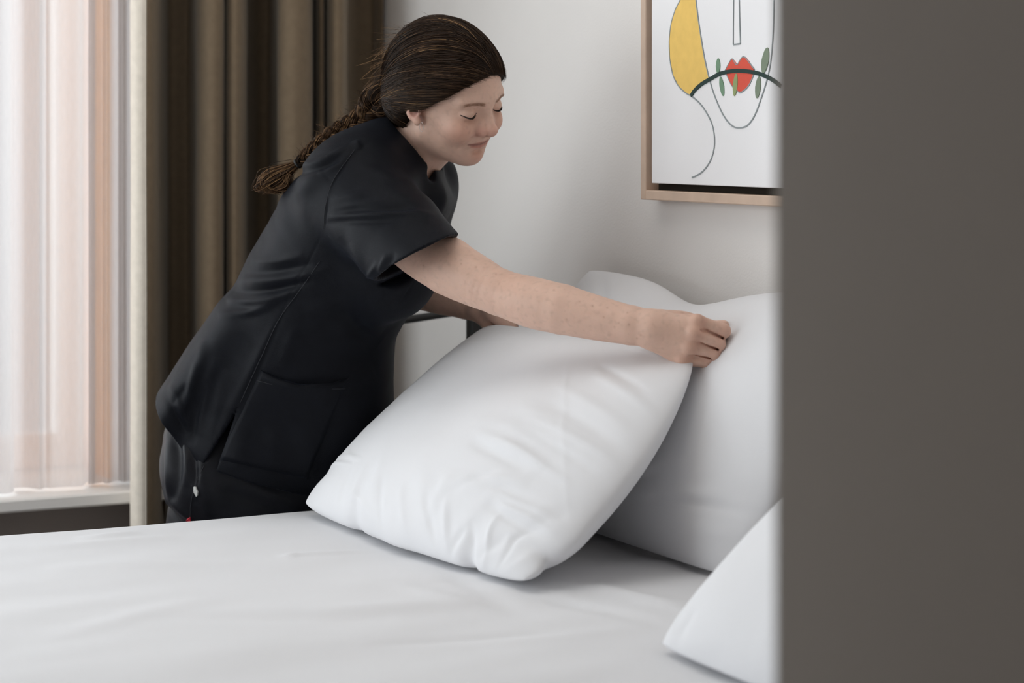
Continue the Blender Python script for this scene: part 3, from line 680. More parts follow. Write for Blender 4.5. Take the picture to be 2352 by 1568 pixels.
# left arm and hand (far side)
la = [W(958, 458, 3.93), W(940, 560, 4.03), W(925, 640, 4.06), W(1000, 672, 4.03), W(1070, 697, 4.0), W(1100, 707, 3.985)]
skin += chain(la, [.042, .043, .040, .036, .027, .025], .02)
lm = [W(1142, 716, 3.975), W(1140, 728, 3.960), W(1134, 740, 3.95), W(1126, 750, 3.945)]
for i in range(4):
    b0 = W(1100, 700+i*6, 3.985-.006*i); skin.append(cone(b0, lm[i], .0125, .0115, .014))
    e1_ = lm[i]+np.array([.026, -.004, -.018]); e2_ = e1_+np.array([.004, .014, -.018]); e3_ = e2_+np.array([-.012, .010, -.010])
    skin += [cone(lm[i], e1_, .0108, .0100, .004), cone(e1_, e2_, .0098, .0088, .003), cone(e2_, e3_, .0088, .0078, .003)]
skin += chain([W(1105, 704, 3.975), W(1128, 722, 3.935), W(1146, 735, 3.925), W(1160, 748, 3.925)], [.014, .0115, .0100, .0085], .006)
# legs (inside the trousers)
knR, knL = R(-.02, -.16, .40), R(-.04, -.36, .40)
anR, anL = R(-.10, -.17, .10), R(-.12, -.37, .10)
hipR, hipL = W(560, 1010, 3.93), W(560, 1010, 4.09)
for hip, kn, an in ((hipR, knR, anR), (hipL, knL, anL)):
    skin += chain([hip, kn, an], [.075, .048, .034], .03)

V, F = mesh_sdf(skin, .0018, 1)
L = hloc(V)
base = np.array([.665, .445, .352])
col = np.tile(base, (len(V), 1))
def blot(mask, c, a):
    global col
    m_ = (np.clip(mask, 0, 1)*a)[:, None]; col = col*(1-m_)+np.asarray(c)*m_
inhead = (np.linalg.norm(L, axis=1) < .2)
def spot(c, r): return np.exp(-(((L-np.asarray(c))/np.asarray(r))**2).sum(1))*inhead
lip = np.maximum.reduce([spot((.0755, s*y, -.0440-.0014*(y/.02)**2), (.014, .0060, .0020-.0005*y/.02)) for s in (-1, 1) for y in (.003, .009, .015)]+[spot((.074, s*y, -.0508+.0028*(y/.02)**2), (.014, .0060, .0036-.0015*y/.02)) for s in (-1, 1) for y in (.003, .009, .015)])
blot(lip*1.5, (.43, .17, .135), .8)
for s in (-1, 1):
    blot(spot((.072, s*.045, -.020), (.03, .022, .022)), (.60, .29, .21), .6)
    blot(spot((.091, s*.016, -.022), (.012, .010, .012)), (.47, .21, .17), .65)
    blot(spot((.082, s*.032, -.001), (.012, .018, .008)), (.42, .21, .14), .62)
    blot(spot((-.006, s*.078, .006), (.02, .012, .026)), (.58, .27, .20), .55); blot(spot((-.0015, s*.074, .005), (.0085, .008, .010)), (.32, .09, .07), .8)
    blot(spot((.084, s*.031, .0275), (.012, .022, .0035)), (.36, .22, .15), .55)
blot(spot((.105, 0, -.020), (.012, .014, .012)), (.56, .25, .19), .62); blot(spot((.078, 0, -.071), (.02, .02, .012)), (.56, .26, .19), .55)
for m_ in mouth[:-1]:
    for s in (-1, 1): blot(spot((m_[0], s*m_[1], m_[2]), (.005, .0030, .0013)), (.15, .045, .04), .75)
for p in mcp: blot(np.exp(-((V-p-np.array([.004, -.004, 0]))**2).sum(1)/.0125**2), (.50, .25, .175), .7)
for i in range(4):
    blot(np.exp(-((V-(pip[i]+np.array([0, -.005, 0])))**2).sum(1)/.013**2), (.55, .29, .22), .45)
    blot(np.exp(-((V-tip[i])**2).sum(1)/.014**2), (.55, .30, .24), .4)
blot(np.exp(-((V-W(1165, 655, 3.47))**2).sum(1)/.03**2), (.58, .34, .25), .3)
nR = random.Random(11)
for px, py in ((972, 610), (1059, 606), (1093, 614), (1139, 630), (1272, 664), (1394, 705), (1440, 716), (1420, 738), (1410, 748), (1470, 767), (1462, 775), (1360, 700), (1330, 690), (1300, 730), (1385, 725), (1443, 742)):
    p = W(px, py, 3.45-(px-1200)*.0003); q = V-p; q[:, 1] = 0
    blot(np.exp(-(q**2).sum(1)/(.0014 if nR.random() < .7 else .0019)**2)*((V[:, 1] < 3.66) & (V[:, 0] > -.2)), (.36, .18, .12), .45)
fr_n = np.array([mnoise.noise((a*160, b*160, c*160)) for a, b, c in V]) if len(V) < 900000 else np.zeros(len(V))
col *= (1-.10*np.clip(fr_n-.15, 0, 1)*2)[:, None]
person = mk('person', V, F, M['skin'], col=col, label='woman in black scrubs bending over the bed, holding a white pillow', cat='person')

# ---- scrub top
top = []
tc = [W(862, 470, 3.80), W(805, 570, 3.84), W(741, 680, 3.885), W(690, 790, 3.92), W(622, 900, 3.965), W(560, 1000, 3.985)]
top += chain(tc, [.108, .138, .143, .148, .153, .150], .03, (1, 1.22, 1))
top += [cone(W(850, 415, 3.70), W(915, 372, 3.80), .062, .060, .03), cone(W(915, 372, 3.80), W(968, 440, 3.94), .058, .055, .03), ell(W(1018, 398, 3.93), (.018, .03, .024), k=.02), cone(W(980, 455, 3.76), W(1000, 470, 3.88), .034, .034, .03), cone(W(835, 408, 3.83), W(905, 365, 3.80), .078, .062, .05), cone(W(835, 420, 3.74), W(800, 520, 3.78), .085, .10, .05),
        cone(W(968, 440, 3.94), W(940, 560, 4.0), .058, .066, .03)]
top += [ell(W(893, 612, 3.74), (.085, .10, .09), k=.03), ell(W(905, 595, 3.92), (.085, .10, .09), k=.03), cone(W(552, 735, 3.93), W(400, 955, 3.97), .045, .045, .03, '+', (1, 3.2, 1)), ell(W(755, 880, 3.90), (.11, .15, .12), k=.04), ell(W(610, 1030, 3.93), (.13, .15, .12), k=.03), ell(W(740, 1000, 3.93), (.125, .15, .12), k=.04)]
top += [cone(W(803, 437, 3.70), W(910, 540, 3.60), .083, .075, .032), cone(W(910, 540, 3.60), W(1012, 652, 3.50), .075, .0725, .01)]
# cuff cut and hollow sleeve
def half(a, b, d, keep_pt):
    a = W(*a, d); b = W(*b, d); t = (b-a)/np.linalg.norm(b-a); n = np.cross(t, np.array([0, 1., 0])); n /= np.linalg.norm(n)
    if (W(*keep_pt, d)-a)@n > 0: n = -n
    return a, n
ca, cn = half((1048, 545), (858, 645), 3.56, (800, 450))
cn = cn+np.array([0, -.12, 0]); cn /= np.linalg.norm(cn)
sl = cone(W(700, 340, 3.78), W(1100, 745, 3.42), .10, .10)
top.append(custom(lambda P: np.maximum(-((P-ca)@cn), np.maximum(sl.fn(P), (P[:, 1]-3.70)))*1.0, W(960, 620, 3.55), .25, .003, '-'))
top.append(cone(W(915, 555, 3.594), W(1010, 655, 3.50), .061, .0665, .004, '-'))
# neckline: round the neck, opening to a V on the chest
top.append(cone(W(918, 360, 3.795), hw((-.012, 0, -.035)), .0585, .059, .004, '-'))
top.append(cone(W(921, 357, 3.793), W(984, 404, 3.735), .0580, .007, .012, '-'))
# hem: back flap, side slit, front hem
D_h = 3.82
h1 = half((352, 905), (467, 1064), 3.92, (600, 800)); h2 = half((480, 1076), (660, 1132), 3.80, (600, 800))
top.append(custom(lambda P: np.maximum(np.minimum((h1[0]-P)@h1[1]*-1, 9)*-1, (P[:, 0]-W(478, 1070, D_h)[0])*1.0), W(420, 1000, 3.95), .4, .002, '-'))
top.append(custom(lambda P: np.maximum(-((P-h2[0])@h2[1]), (W(478, 1070, D_h)[0]-P[:, 0])), W(620, 1160, 3.95), .45, .002, '-'))
def tri(P, a, b, c, d):
    q = [W(*x, d)[[0, 2]] for x in (a, b, c)]; X = P[:, [0, 2]]; ds = []
    cc = sum(q)/3
    for i in range(3):
        p0, p1 = q[i], q[(i+1) % 3]; e = p1-p0; n = np.array([e[1], -e[0]])/np.linalg.norm(e)
        if (cc-p0)@n > 0: n = -n
        ds.append((X-p0)@n)
    return np.maximum.reduce(ds)
top.append(custom(lambda P: np.maximum(tri(P, (550, 930), (462, 1075), (494, 1090), 3.80), P[:, 1]-3.92), W(505, 1020, 3.83), .16, .001, '-'))
# hollow under the hem
top.append(cone(W(610, 915, 3.965), W(505, 1090, 3.99), .1, .140, .01, '-', (1, 1.2, 1)))
Vt, Ft = mesh_sdf(top, .0028, 2)
Nt = normals(Vt, Ft)
def pxy(P): return np.stack([P[:, 0]/P[:, 1]*F_PX+1176, HORIZON+(CAM_Z-P[:, 2])/P[:, 1]*F_PX], 1)
QX = pxy(Vt); near = sstep(4.02, 3.92, Vt[:, 1])*1.0
# folds measured on the garment (start, end, height in mm, half width, bend)
tf = [((575, 600), (700, 585), 5, 9, -6), ((545, 645), (760, 615), 6, 10, -10), ((520, 690), (690, 660), 7, 10, -14), ((500, 725), (640, 690), 6, 9, -10), ((560, 625), (720, 603), -5, 9, -8), ((530, 668), (720, 640), -6, 9, -12),
      ((745, 500), (1000, 492), 5, 7, 4), ((748, 512), (930, 512), -4, 8, 4), ((760, 460), (870, 440), 4, 10, 0), ((770, 485), (960, 478), -3, 9, 0), ((760, 480), (900, 455), 3, 7, 0),
      ((690, 385), (815, 330), 6, 9, -6), ((660, 405), (800, 365), -5, 9, 0), ((730, 400), (815, 345), 5, 8, -6), ((640, 480), (745, 400), 5, 20, 8), ((815, 322), (825, 345), 6, 8, 0),
      ((470, 780), (430, 900), 5, 12, 8), ((455, 830), (410, 960), 5, 10, 6), ((430, 880), (395, 930), -5, 9, 0), ((500, 820), (455, 1000), 5, 14, -8), ((480, 870), (440, 1020), -5, 10, -6), ((520, 850), (480, 1010), 3, 12, 0),
      ((390, 880), (440, 990), 4, 8, 0), ((375, 900), (430, 1000), -4, 7, 0), ((640, 730), (500, 1000), 3, 12, 0), ((660, 700), (560, 930), -2.2, 6, 0), ((800, 560), (850, 640), 4, 9, 0), ((780, 545), (840, 635), -3, 8, 0), ((870, 600), (845, 640), 4, 6, 0), ((888, 585), (870, 625), 4, 6, 0), ((905, 580), (890, 615), -3, 6, 0),
      ((700, 720), (800, 690), 4, 16, 0), ((680, 750), (640, 850), 4, 14, 0), ((820, 720), (880, 760), 4, 16, 0), ((760, 710), (870, 790), -4, 18, 0), ((700, 900), (860, 850), 4, 20, 0), ((640, 900), (800, 860), -3, 14, 0), ((620, 950), (640, 1090), 4, 16, 0), ((700, 960), (720, 1100), 4, 18, 0), ((560, 960), (540, 1080), 3, 12, 0),
      ((850, 700), (960, 640), 3, 14, 6), ((870, 420), (990, 500), 3, 16, 0), ((820, 380), (960, 420), 3, 14, 0)]
disp = np.zeros(len(Vt))
for a, b, amp, w, sk in tf: disp += amp*.001*seg_fold(QX, a, b, w, sk)*near
sl_n = np.array([mnoise.noise((a*9, b*9, c*9))*.002+mnoise.noise((a*28, b*28, c*28))*.0007 for a, b, c in Vt])
# seams pressed in
for a, b in (((815, 340), (755, 440)), ((755, 440), (745, 530)), ((745, 530), (640, 730)), ((640, 730), (550, 930)), ((905, 720), (960, 630))): disp -= .0015*np.exp(-0)*seg_fold(QX, a, b, 2.2)*near
Vt = Vt+Nt*(disp+sl_n)[:, None]
Vt = laplace(Vt, Ft, .35)
shirt = mk('scrub_top', Vt, Ft, M['scrubs'], person)
# a patch pocket on the front of the top, its mouth a little open
def project_to(Vs, Ns, q2, px, py, lift):
    d2 = (q2[:, 0]-px)**2+(q2[:, 1]-py)**2; c = np.argsort(d2)[:60]; c = c[Vs[c, 1] < Vs[c, 1].min()+.03][:12]
    return Vs[c].mean(0)+Ns[c].mean(0)*lift
qs = pxy(Vt); Nt = normals(Vt, Ft); fm = Nt[:, 1] < -.05
Vs_, Ns_, qs_ = Vt[fm], Nt[fm], qs[fm]
pv = []; nu, nv = 22, 18
for side in (0, 1):
    for j in range(nv):
        for i in range(nu):
            a = i/(nu-1); b = j/(nv-1)
            x0 = np.array([600, 850])*(1-a)+np.array([800, 868])*a+np.array([0, 22])*4*a*(1-a)*(1-b); x1 = np.array([505, 1055])*(1-a)+np.array([705, 1098])*a
            q = x0*(1-b)+x1*b
            lift = (.0017+.011*(1-b)**4*4*a*(1-a)) if side else .0002
            pv.append(project_to(Vs_, Ns_, qs_, q[0], q[1], lift))
pv = np.array(pv).reshape(2, nv, nu, 3)
for _ in range(2):
    pv[:, 1:-1, 1:-1] = .5*pv[:, 1:-1, 1:-1]+.125*(pv[:, :-2, 1:-1]+pv[:, 2:, 1:-1]+pv[:, 1:-1, :-2]+pv[:, 1:-1, 2:])
pf = []; NN = nu*nv
for s_ in (0, 1):
    for j in range(nv-1):
        for i in range(nu-1):
            a = s_*NN+j*nu+i; pf.append((a, a+1, a+nu+1, a+nu))
rim = [(0, i) for i in range(nu-1)]+[(j, nu-1) for j in range(nv-1)]+[(nv-1, i) for i in range(nu-1, 0, -1)]+[(j, 0) for j in range(nv-1, 0, -1)]
for k in range(len(rim)):
    (j0, i0), (j1, i1) = rim[k], rim[(k+1) % len(rim)]; a, b = j0*nu+i0, j1*nu+i1; pf.append((a, b, b+NN, a+NN))
mb = MB(); mb.add(pv.reshape(-1, 3), pf); mb.build('pocket', M['scrubs'], shirt, smooth=True)
def stitch(name, pts, parent, lift=.0016, r=.00055):
    P = spline(pts, max(12, len(pts)*6)); Q = [project_to(Vs_, Ns_, qs_, p[0], p[1], lift) for p in P]
    Q = np.array(Q)
    for _ in range(2): Q[1:-1] = .5*Q[1:-1]+.25*(Q[:-2]+Q[2:])
    m_ = MB(); m_.tube(Q, r, 5); m_.build(name, M['thread'], parent, smooth=True)
stitch('seam', [(815, 345), (785, 385), (760, 430), (748, 480), (745, 525)], shirt)
stitch('seam', [(735, 600), (690, 665), (640, 735), (600, 820), (552, 925)], shirt)
stitch('seam', [(596, 872), (680, 890), (790, 890)], shirt, .006)

# ---- trousers and shoes
tr = []
tr += [cone(W(575, 985, 3.99), W(550, 1060, 4.0), .12, .122, .03, sc=(1, 1.3, 1))]
tr += [ell(W(500, 1065, 3.97), (.100, .165, .12), k=.03)]
for hip, kn, an in ((W(560, 1050, 3.945), knR, anR), (W(560, 1050, 4.09), knL, anL)):
    tr += chain([hip, kn+np.array([0, 0, .02]), an+np.array([0, 0, -.055])], [.118, .088, .078], .03)
    tr.append(cone(an+np.array([0, 0, -.03]), an+np.array([0, 0, -.2]), .068, .068, .004, '-'))
tr += [ell(W(650, 1120, 3.93), (.12, .10, .10), k=.03)]
Vp, Fp = mesh_sdf(tr, .004, 2)
Np = normals(Vp, Fp); QP = pxy(Vp); nearp = sstep(4.05, 3.95, Vp[:, 1])
dp = np.zeros(len(Vp))
for a, b, amp, w, sk in [((385, 960), (380, 1180), 7, 9, 6), ((400, 980), (400, 1150), -7, 9, 8), ((420, 1000), (425, 1120), 8, 8, 8), ((440, 1030), (450, 1160), -6, 8, 6), ((372, 1000), (395, 1190), -5, 7, -8), ((385, 1140), (450, 1200), 6, 8, 0), ((380, 1165), (420, 1210), -5, 7, 0), ((455, 1060), (475, 1190), 5, 10, 0),
                         ((460, 1090), (445, 1150), 5, 6, 0), ((520, 1090), (700, 1170), 4, 14, 0), ((500, 1120), (660, 1185), -4, 12, 0)]:
    dp += amp*.001*seg_fold(QP, a, b, w, sk)*nearp
dp += np.array([mnoise.noise((a*8, b*8, c*6))*.004+mnoise.noise((a*22, b*22, c*16))*.0015 for a, b, c in Vp])
Vp = laplace(Vp+Np*dp[:, None], Fp, .4)
trousers = mk('trousers', Vp, Fp, M['trousers'], person)
qs = pxy(Vp); Np = normals(Vp, Fp); fm = Np[:, 1] < -.05; Vs_, Ns_, qs_ = Vp[fm], Np[fm], qs[fm]
def patch_on(name, poly, m_, parent, lift=.004):
    c = np.mean(poly, 0); P = [project_to(Vs_, Ns_, qs_, p[0], p[1], lift) for p in poly]
    n = Ns_[np.argmin(((qs_-c)**2).sum(1))]; k = len(P)
    mb = MB(); mb.add(P+[p-n*.003 for p in P], [tuple(range(k)), tuple(range(k, 2*k))[::-1]]+[(i, (i+1) % k, (i+1) % k+k, i+k) for i in range(k)]); return mb.build(name, m_, parent)
patch_on('label_tag', [(447, 1118), (452, 1119), (456, 1128), (456, 1136), (452, 1137), (448, 1128)], M['rubber'], trousers).__setitem__('label', 'small white tag at the trouser pocket')
patch_on('red_tag', [(431, 1190), (437, 1186), (439, 1192), (434, 1198), (430, 1197)], M['red'], trousers).__setitem__('label', 'small red tag on the trouser leg')
stitch('seam', [(470, 1070), (452, 1110), (440, 1150), (437, 1190)], trousers)
for an in (anR, anL):
    fwd = G*.97+H*.1
    s_ = [cone(an+np.array([0, 0, -.055]), an+fwd*.13+np.array([0, 0, -.066]), .040, .034, .02, sc=(1, 1, 1)), cone(an-fwd*.03+np.array([0, 0, -.055]), an+np.array([0, 0, -.02]), .04, .036, .02)]
    s_.append(custom(lambda P: P[:, 2]-.018, an, .4, .0, '-'))
    v_, f_ = mesh_sdf(s_, .005, 2); sh_ = mk('shoe', v_, f_, M['shoe'], person)
    so = [cone(np.array([*(an-fwd*.03)[:2], .012]), np.array([*(an+fwd*.14)[:2], .012]), .042, .037, .0, sc=(1, 1, 1)), custom(lambda P: np.maximum(P[:, 2]-9, .0-P[:, 2])*-1 if False else P[:, 2], an, .4, 0, '-')]
    so.append(custom(lambda P: .022-P[:, 2], an, .4, 0, '-'))
    v_, f_ = mesh_sdf(so, .005, 1); mk('sole', v_, f_, M['rubber'], sh_)

# ---- hair
HLN = np.array([(.093, 0, .071), (.089, .025, .066), (.079, .045, .056), (.064, .056, .045), (.050, .063, .034), (.036, .068, .024), (.022, .072, .013), (.006, .075, .010), (-.012, .075, .008), (-.028, .072, -.006),
                (-.045, .066, -.030), (-.065, .055, -.046), (-.09, .03, -.055), (-.105, 0, -.056)])
HPH = np.arctan2(HLN[:, 1]/.083, (HLN[:, 0]+.01)/.105)
def zline(x, y): return np.interp(np.arctan2(np.abs(y)/.083, (x+.01)/.105), HPH, HLN[:, 2])
HC = np.array([-.010, 0, .050]); HRad = np.array([.1035, .0835, .0945])
hair_u = [he(HC, HRad, .0), he((-.055, 0, .005), (.055, .068, .062), .03), he((.044, 0, .047), (.0545, .0640, .0605), .02)]
hair = list(hair_u)
hair.append(custom(lambda P: (lambda l: (l[:, 2]-zline(l[:, 0], l[:, 1]))*HS*.7)(hloc(P)), HO, .3, .004, '-'))
Vh, Fh = mesh_sdf(hair, .0024, 2)
hl = hloc(Vh); colh = np.tile(np.array([.010, .0055, .0032]), (len(Vh), 1))
hairo = mk('hair', Vh, Fh, mat('scalp_hair', (.014, .009, .006), .7, .15, .1, 60, vcol='col'), person, col=colh)
gath = np.array([-.097, -.042, .006])
rng = np.random.RandomState(4)
def strands(name, paths, r, cols, parent):
    n = 3; VV = []; FF = []; CC = []; off = 0
    for P, rr, c in zip(paths, r, cols):
        m_ = len(P); t = np.gradient(P, axis=0); t /= np.linalg.norm(t, axis=1)[:, None]+1e-12
        x = np.cross(t, np.array([.3, .2, .93])); x /= np.linalg.norm(x, axis=1)[:, None]+1e-12; y = np.cross(t, x)
        tp = rr*np.clip(np.minimum(np.linspace(.12, 5, m_), np.linspace(6, .3, m_)), 0, 1)
        ring = np.stack([P+tp[:, None]*(x*math.cos(2*math.pi*k/n)+y*math.sin(2*math.pi*k/n)) for k in range(n)], 1)
        VV.append(ring.reshape(-1, 3)); CC.append(np.tile(c, (m_*n, 1)))
        i = np.arange(m_-1)[:, None]*n; k = np.arange(n)[None]; k2 = (k+1) % n
        FF.append((np.stack([i+k, i+k2, i+n+k2, i+n+k], -1).reshape(-1, 4))+off); off += m_*n
    return mk(name, np.concatenate(VV), np.concatenate(FF), M['hair'], parent, col=np.concatenate(CC), kind='stuff')
def hair_col(n, hi=.12):
    c = np.array([.021, .0105, .0054])[None]*rng.uniform(.5, 1.5, (n, 1)); k = rng.rand(n) < hi
    c[k] = np.array([.12, .066, .034])*rng.uniform(.6, 1.2, (k.sum(), 1)); k = rng.rand(n) < hi*.35; c[k] = np.array([.30, .175, .085])*rng.uniform(.6, 1.1, (k.sum(), 1)); return c
def surf(d, lift):                                   # point on the hair cap along direction d
    a = HC+d*HRad
    q = np.array([-.055, 0, .005]); r2 = np.array([.055, .068, .062])
    return a+d*lift
lifts = []; paths = []; rr = []
NS = 5200
dirs_b = (gath-HC)/HRad; dirs_b /= np.linalg.norm(dirs_b)
for i in range(NS):
    # roots along the hairline, some further back
    ph_ = rng.uniform(0, math.pi) if rng.rand() < .7 else rng.uniform(0, .8); s_ = -1 if rng.rand() < .75 else 1
    z = np.interp(ph_, HPH, HLN[:, 2])+(rng.uniform(-.0015, .008) if rng.rand() < .8 else rng.uniform(-.005, .002)); rho = math.sqrt(max(.05, 1-((z-HC[2])/HRad[2])**2))
    a = np.array([math.cos(ph_)*rho, s_*math.sin(ph_)*rho, (z-HC[2])/HRad[2]])
    if rng.rand() < .35:                             # between hairline and crown
        up = np.array([.35, 0, 1.]); w = rng.uniform(.1, .9); a = a*(1-w)+up*w+np.array([0, rng.uniform(-.25, .25), 0])
    a /= np.linalg.norm(a)
    b = dirs_b+rng.normal(0, .05, 3); b /= np.linalg.norm(b)
    m_ = 18; ts = np.linspace(0, 1, m_); g_ = np.clip(-(a@b), 0, 1)*1.15+.12
    mid = a+b+np.array([0, -.45 if s_ < 0 else .35, .75])*g_*rng.uniform(.85, 1.15); mid /= np.linalg.norm(mid)
    tt_ = ts[:, None]; P = (1-tt_)**2*a+2*tt_*(1-tt_)*mid*1.15+tt_**2*b; P /= np.linalg.norm(P, axis=1)[:, None]
    lift0 = rng.uniform(-.0004, .0026); ph = rng.uniform(0, 6.28); sw = rng.uniform(0, .0018)
    Q = HC+P*(HRad+lift0+sw*np.sin(ts*5+ph)[:, None])
    Q[:, 2] += .002*np.sin(ts*6+ph)*ts
    if i % 40 == 0: Q += (P*(np.sin(ts*np.pi)*rng.uniform(.002, .007))[:, None])
    paths.append(HO+(Q*HS)@HR.T); rr.append(rng.uniform(.0003, .0007)); lifts.append(lift0+sw*np.sin(ts*5+ph)+(np.sin(ts*np.pi)*rng.uniform(.0008, .0035) if i % 50 == 0 else 0))
PA = np.concatenate(paths); LA = np.concatenate(lifts)
for _ in range(3):
    e_ = 1e-3; d0 = eval_sdf(hair_u, PA); gr = np.stack([eval_sdf(hair_u, PA+e_*np.eye(3)[k])-d0 for k in range(3)], 1)/e_
    gr /= np.linalg.norm(gr, axis=1)[:, None]+1e-9; PA = PA-gr*(d0-LA*1.0)[:, None]
paths = np.split(PA, len(paths))
wisps = []
for j in range(150):
    th = rng.uniform(1.7, 3.1); d = np.array([math.cos(th)*.9, -rng.uniform(.0, .75), rng.uniform(-.35, .75)]); d /= np.linalg.norm(d)
    p0 = HO+HR@((HC+d*(HRad+.001))*HS); o_ = HR@d; dr = o_*rng.uniform(.3, .9)+np.array([rng.uniform(-.9, -.1), rng.uniform(-.3, .3), rng.uniform(-.7, .25)]); dr /= np.linalg.norm(dr)
    Ln = rng.uniform(.012, .045); t_ = np.linspace(0, 1, 12)[:, None]; cv_ = np.array([rng.uniform(-.4, .2), rng.uniform(-.2, .2), rng.uniform(-.8, -.1)])
    wisps.append(p0-o_*.002+dr*Ln*t_+cv_*Ln*.7*t_**2)
def clear_of_face(P):
    l = hloc(P); return ((l[:, 2] > zline(l[:, 0], l[:, 1])-.009) | (l[:, 0] < -.03)).all()
okp = [clear_of_face(P) for P in paths]; hcol = hair_col(len(paths), .07); lr_ = np.array([hloc(P[:1])[0] for P in paths]); edge_ = (np.abs(lr_[:, 2]-zline(lr_[:, 0], lr_[:, 1])) < .005) & (lr_[:, 0] > .01) & (rng.rand(len(paths)) < .35); hcol[edge_] = np.array([.070, .040, .022])*rng.uniform(.6, 1.2, (edge_.sum(), 1)); hcol = hcol[np.array(okp)]; paths = [P for P, k in zip(paths, okp) if k]; rr = [r_ for r_, k in zip(rr, okp) if k]
strands('hair_strands', paths, rr, hcol, hairo)
strands('hair_wisps', wisps, rng.uniform(.00012, .00022, len(wisps)), hair_col(len(wisps), .6)*1.4, hairo)
# braid over her back
bp = [hw((-.092, -.040, .012)), W(866, 238, 3.80), W(838, 268, 3.80), W(800, 292, 3.795), W(762, 312, 3.785), W(728, 337, 3.78), W(700, 362, 3.785), W(684, 376, 3.79)]
NB = 240
BP = spline(bp, NB); tt = np.gradient(BP, axis=0); tt /= np.linalg.norm(tt, axis=1)[:, None]
bn = np.cross(tt, np.array([0, 1., 0])); bn /= np.linalg.norm(bn, axis=1)[:, None]; bd = np.cross(bn, tt)
ss = np.linspace(0, 1, NB); wid = np.interp(ss, [0, .12, .3, .6, .92, 1], [.024, .025, .0165, .0125, .008, .0055])
braid_paths = []; brr = []
bm_ = MB(); bcore = []
lock_c = []
for k in range(3):
    ph = ss*2*math.pi*4.2+k*2*math.pi/3
    ctr = BP+bn*(wid*.62*np.sin(ph))[:, None]+bd*(wid*.50*np.sin(2*ph))[:, None]
    lock_c.append(ctr); bm_.tube(ctr, wid*.62, 10)
M['hair_core'] = mat('hair_core', (.012, .008, .005), .85, .1, .1, 60, vcol='col')
bo = mk('braid', bm_.v, bm_.f, M['hair_core'], hairo, col=np.tile(np.array([.012, .0075, .005]), (len(bm_.v), 1)))
for k in range(3):
    ctr = lock_c[k]
    tl_ = np.gradient(ctr, axis=0); tl_ /= np.linalg.norm(tl_, axis=1)[:, None]; ln_ = np.cross(tl_, bd); ln_ /= np.linalg.norm(ln_, axis=1)[:, None]; lb_ = np.cross(ln_, tl_)
    for j in range(620):
        th = rng.uniform(0, 6.28); rad = wid*.62*rng.uniform(.99, 1.14); tw = rng.uniform(-1.5, 1.5)
        i0 = rng.randint(0, 150); i1 = min(NB-1, i0+rng.randint(36, 90)); sl_ = slice(i0, i1, 2)
        an_ = th+tw*ss[sl_]*3
        P = ctr[sl_]+ln_[sl_]*(rad[sl_]*np.cos(an_))[:, None]+lb_[sl_]*(rad[sl_]*np.sin(an_))[:, None]
        braid_paths.append(P); brr.append(rng.uniform(.0003, .0006))
for j in range(760):                                  # flyaways
    i0 = int(rng.rand()**1.4*(NB-12)); b0 = BP[i0]+bn[i0]*wid[i0]*rng.uniform(-1, 1)+bd[i0]*wid[i0]*rng.uniform(-1, 1)
    dr = tt[i0]*rng.uniform(-.3, .8)+np.array([rng.uniform(-.7, .4), rng.uniform(-.5, .5), rng.uniform(-.2, .9)]); dr /= np.linalg.norm(dr)
    Ln = rng.uniform(.006, .034)*(1-.4*i0/NB); t_ = np.linspace(0, 1, 9)[:, None]; cr = np.cross(dr, np.array([0, 1., 0]))
    braid_paths.append(b0+dr*Ln*t_+cr*Ln*rng.uniform(-.6, .6)*t_**2); brr.append(rng.uniform(.00012, .00024))
strands('braid_strands', braid_paths, brr, hair_col(len(braid_paths), .32)*1.15, bo)
te = W(684, 376, 3.79)
m_ = MB(); tq = [te+np.array([math.cos(a)*.2*.006, math.sin(a)*.0075, 0])+(bn[-1]*math.cos(a)*.0075) for a in np.linspace(0, 2*math.pi, 17)]
m_.tube(np.array([te+bn[-1]*math.cos(a)*.0072+bd[-1]*math.sin(a)*.0072 for a in np.linspace(0, 2*math.pi, 20)]), .0022, 6)
m_.build('hair_tie', M['black_metal'], bo, smooth=True)
tail = []; trr = []
for j in range(1100):
    o_ = rng.normal(0, 1, 3); o_[1] *= .8
    w = rng.uniform(.2, 1)
    k0 = te+o_*.0025; k1 = W(655, 392, 3.79)+o_*.0045; k2 = W(624, 407, 3.785)+o_*.0062
    k3 = W(607+o_[2]*3, 422, 3.785)+o_*.006; k4 = W(624+o_[0]*9, 437+o_[2]*4, 3.785)+o_*.004
    k5 = k4+np.array([.012+.004*o_[1], .003*o_[0], .001+.002*o_[2]])
    pts_ = [k0, k1, k2, k3, k4, k5] if rng.rand() < .7 else [k0, k1+np.array([0, 0, -.006]), W(655, 420, 3.785)+o_*.007, k4]
    tail.append(spline(pts_, 16)); trr.append(rng.uniform(.00022, .0006))
tc_ = hair_col(len(tail), .5)*1.2
strands('braid_tail', tail, trr, tc_, bo)

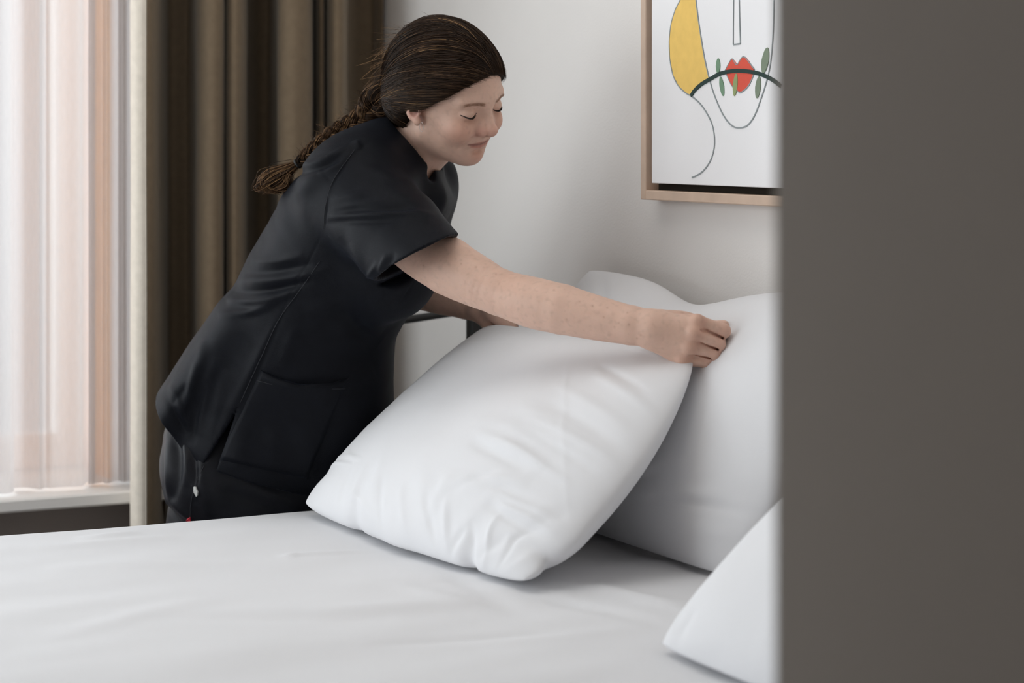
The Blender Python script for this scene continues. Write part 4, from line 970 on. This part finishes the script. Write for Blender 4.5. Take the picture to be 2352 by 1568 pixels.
# ---- lashes, brows, earring
tl = L[inhead]
def face_x(y, z, w=.0016):
    d2 = (tl[:, 1]-y)**2+(tl[:, 2]-z)**2+np.where(tl[:, 0] < .03, 1, 0); k = np.argsort(d2)[:4]
    return tl[k, 0].mean()
def lash(s):
    mbk = MB(); A_ = []
    for a in np.linspace(.06, 1, 19):
        y = s*(.0170+.0300*a); z = .0118-.0064*math.sin(math.pi*min(1, a*1.02))**.8-.0012*a; A_.append((face_x(y, z)+.0004, y, z))
    A_ = np.array(A_); A_[1:-1, 0] = (A_[:-2, 0]+A_[1:-1, 0]+A_[2:, 0])/3
    rad = np.interp(np.linspace(0, 1, 19), [0, .25, .75, 1], np.array([.0003, .0008, .0010, .0004])*(1.15 if s < 0 else .5))
    mbk.tube([hw(p) for p in A_], rad, 6)
    for k in np.arange(2, 18.5, .45):
        i = int(k); q = k-i; p = A_[i]*(1-q)+A_[min(i+1, 18)]*q; t_ = (k-8)/10
        e = p+np.array([.0024-.0010*abs(t_), s*.0018*t_, -.0022+.0006*abs(t_)]); mid = (p+e)/2+np.array([.0007, 0, -.0006])
        mbk.tube([hw(p), hw(mid), hw(e)], [.0003, .00025, .0001], 4)
    mbk.build('eyelashes', M['lash'], person, smooth=True)
for s in (-1, 1): lash(s)
# brow hairs lie on the skin
tree_v = V[inhead]; tl = L[inhead]
def brow(s):
    P = []; r_ = []
    for j in range(90):
        a = rng.uniform(0, 1); y = s*(.010+.034*a); z = .0245+.0045*math.sin(a*2.2)+rng.uniform(-.0022, .0022)
        k = np.argmax(np.where((np.abs(tl[:, 1]-y) < .002) & (np.abs(tl[:, 2]-z) < .002), tl[:, 0], -1)); x = tl[k, 0]
        y2 = y+s*.007; z2 = z+.0015-.003*a
        k2 = np.argmax(np.where((np.abs(tl[:, 1]-y2) < .002) & (np.abs(tl[:, 2]-z2) < .002), tl[:, 0], -1)); x2 = tl[k2, 0]
        P.append(np.array([hw((x, y, z)), hw(((x+x2)/2+.0008, (y+y2)/2, (z+z2)/2)), hw((x2+.0003, y2, z2))])); r_.append(.00019)
    c = np.tile(np.array([.34, .19, .125]), (len(P), 1))
    o = strands('eyebrow', P, r_, c, person)
for s in (-1, 1): brow(s)
m_ = MB(); ec = hw((.0175, -.0760, -.0170))
m_.tube(np.array([ec+HR@np.array([math.sin(a)*.0044, -.0005, math.cos(a)*.0080]) for a in np.linspace(0, 2*math.pi, 28)]), .0003, 6)
m_.build('earring', M['silver'], person, smooth=True)
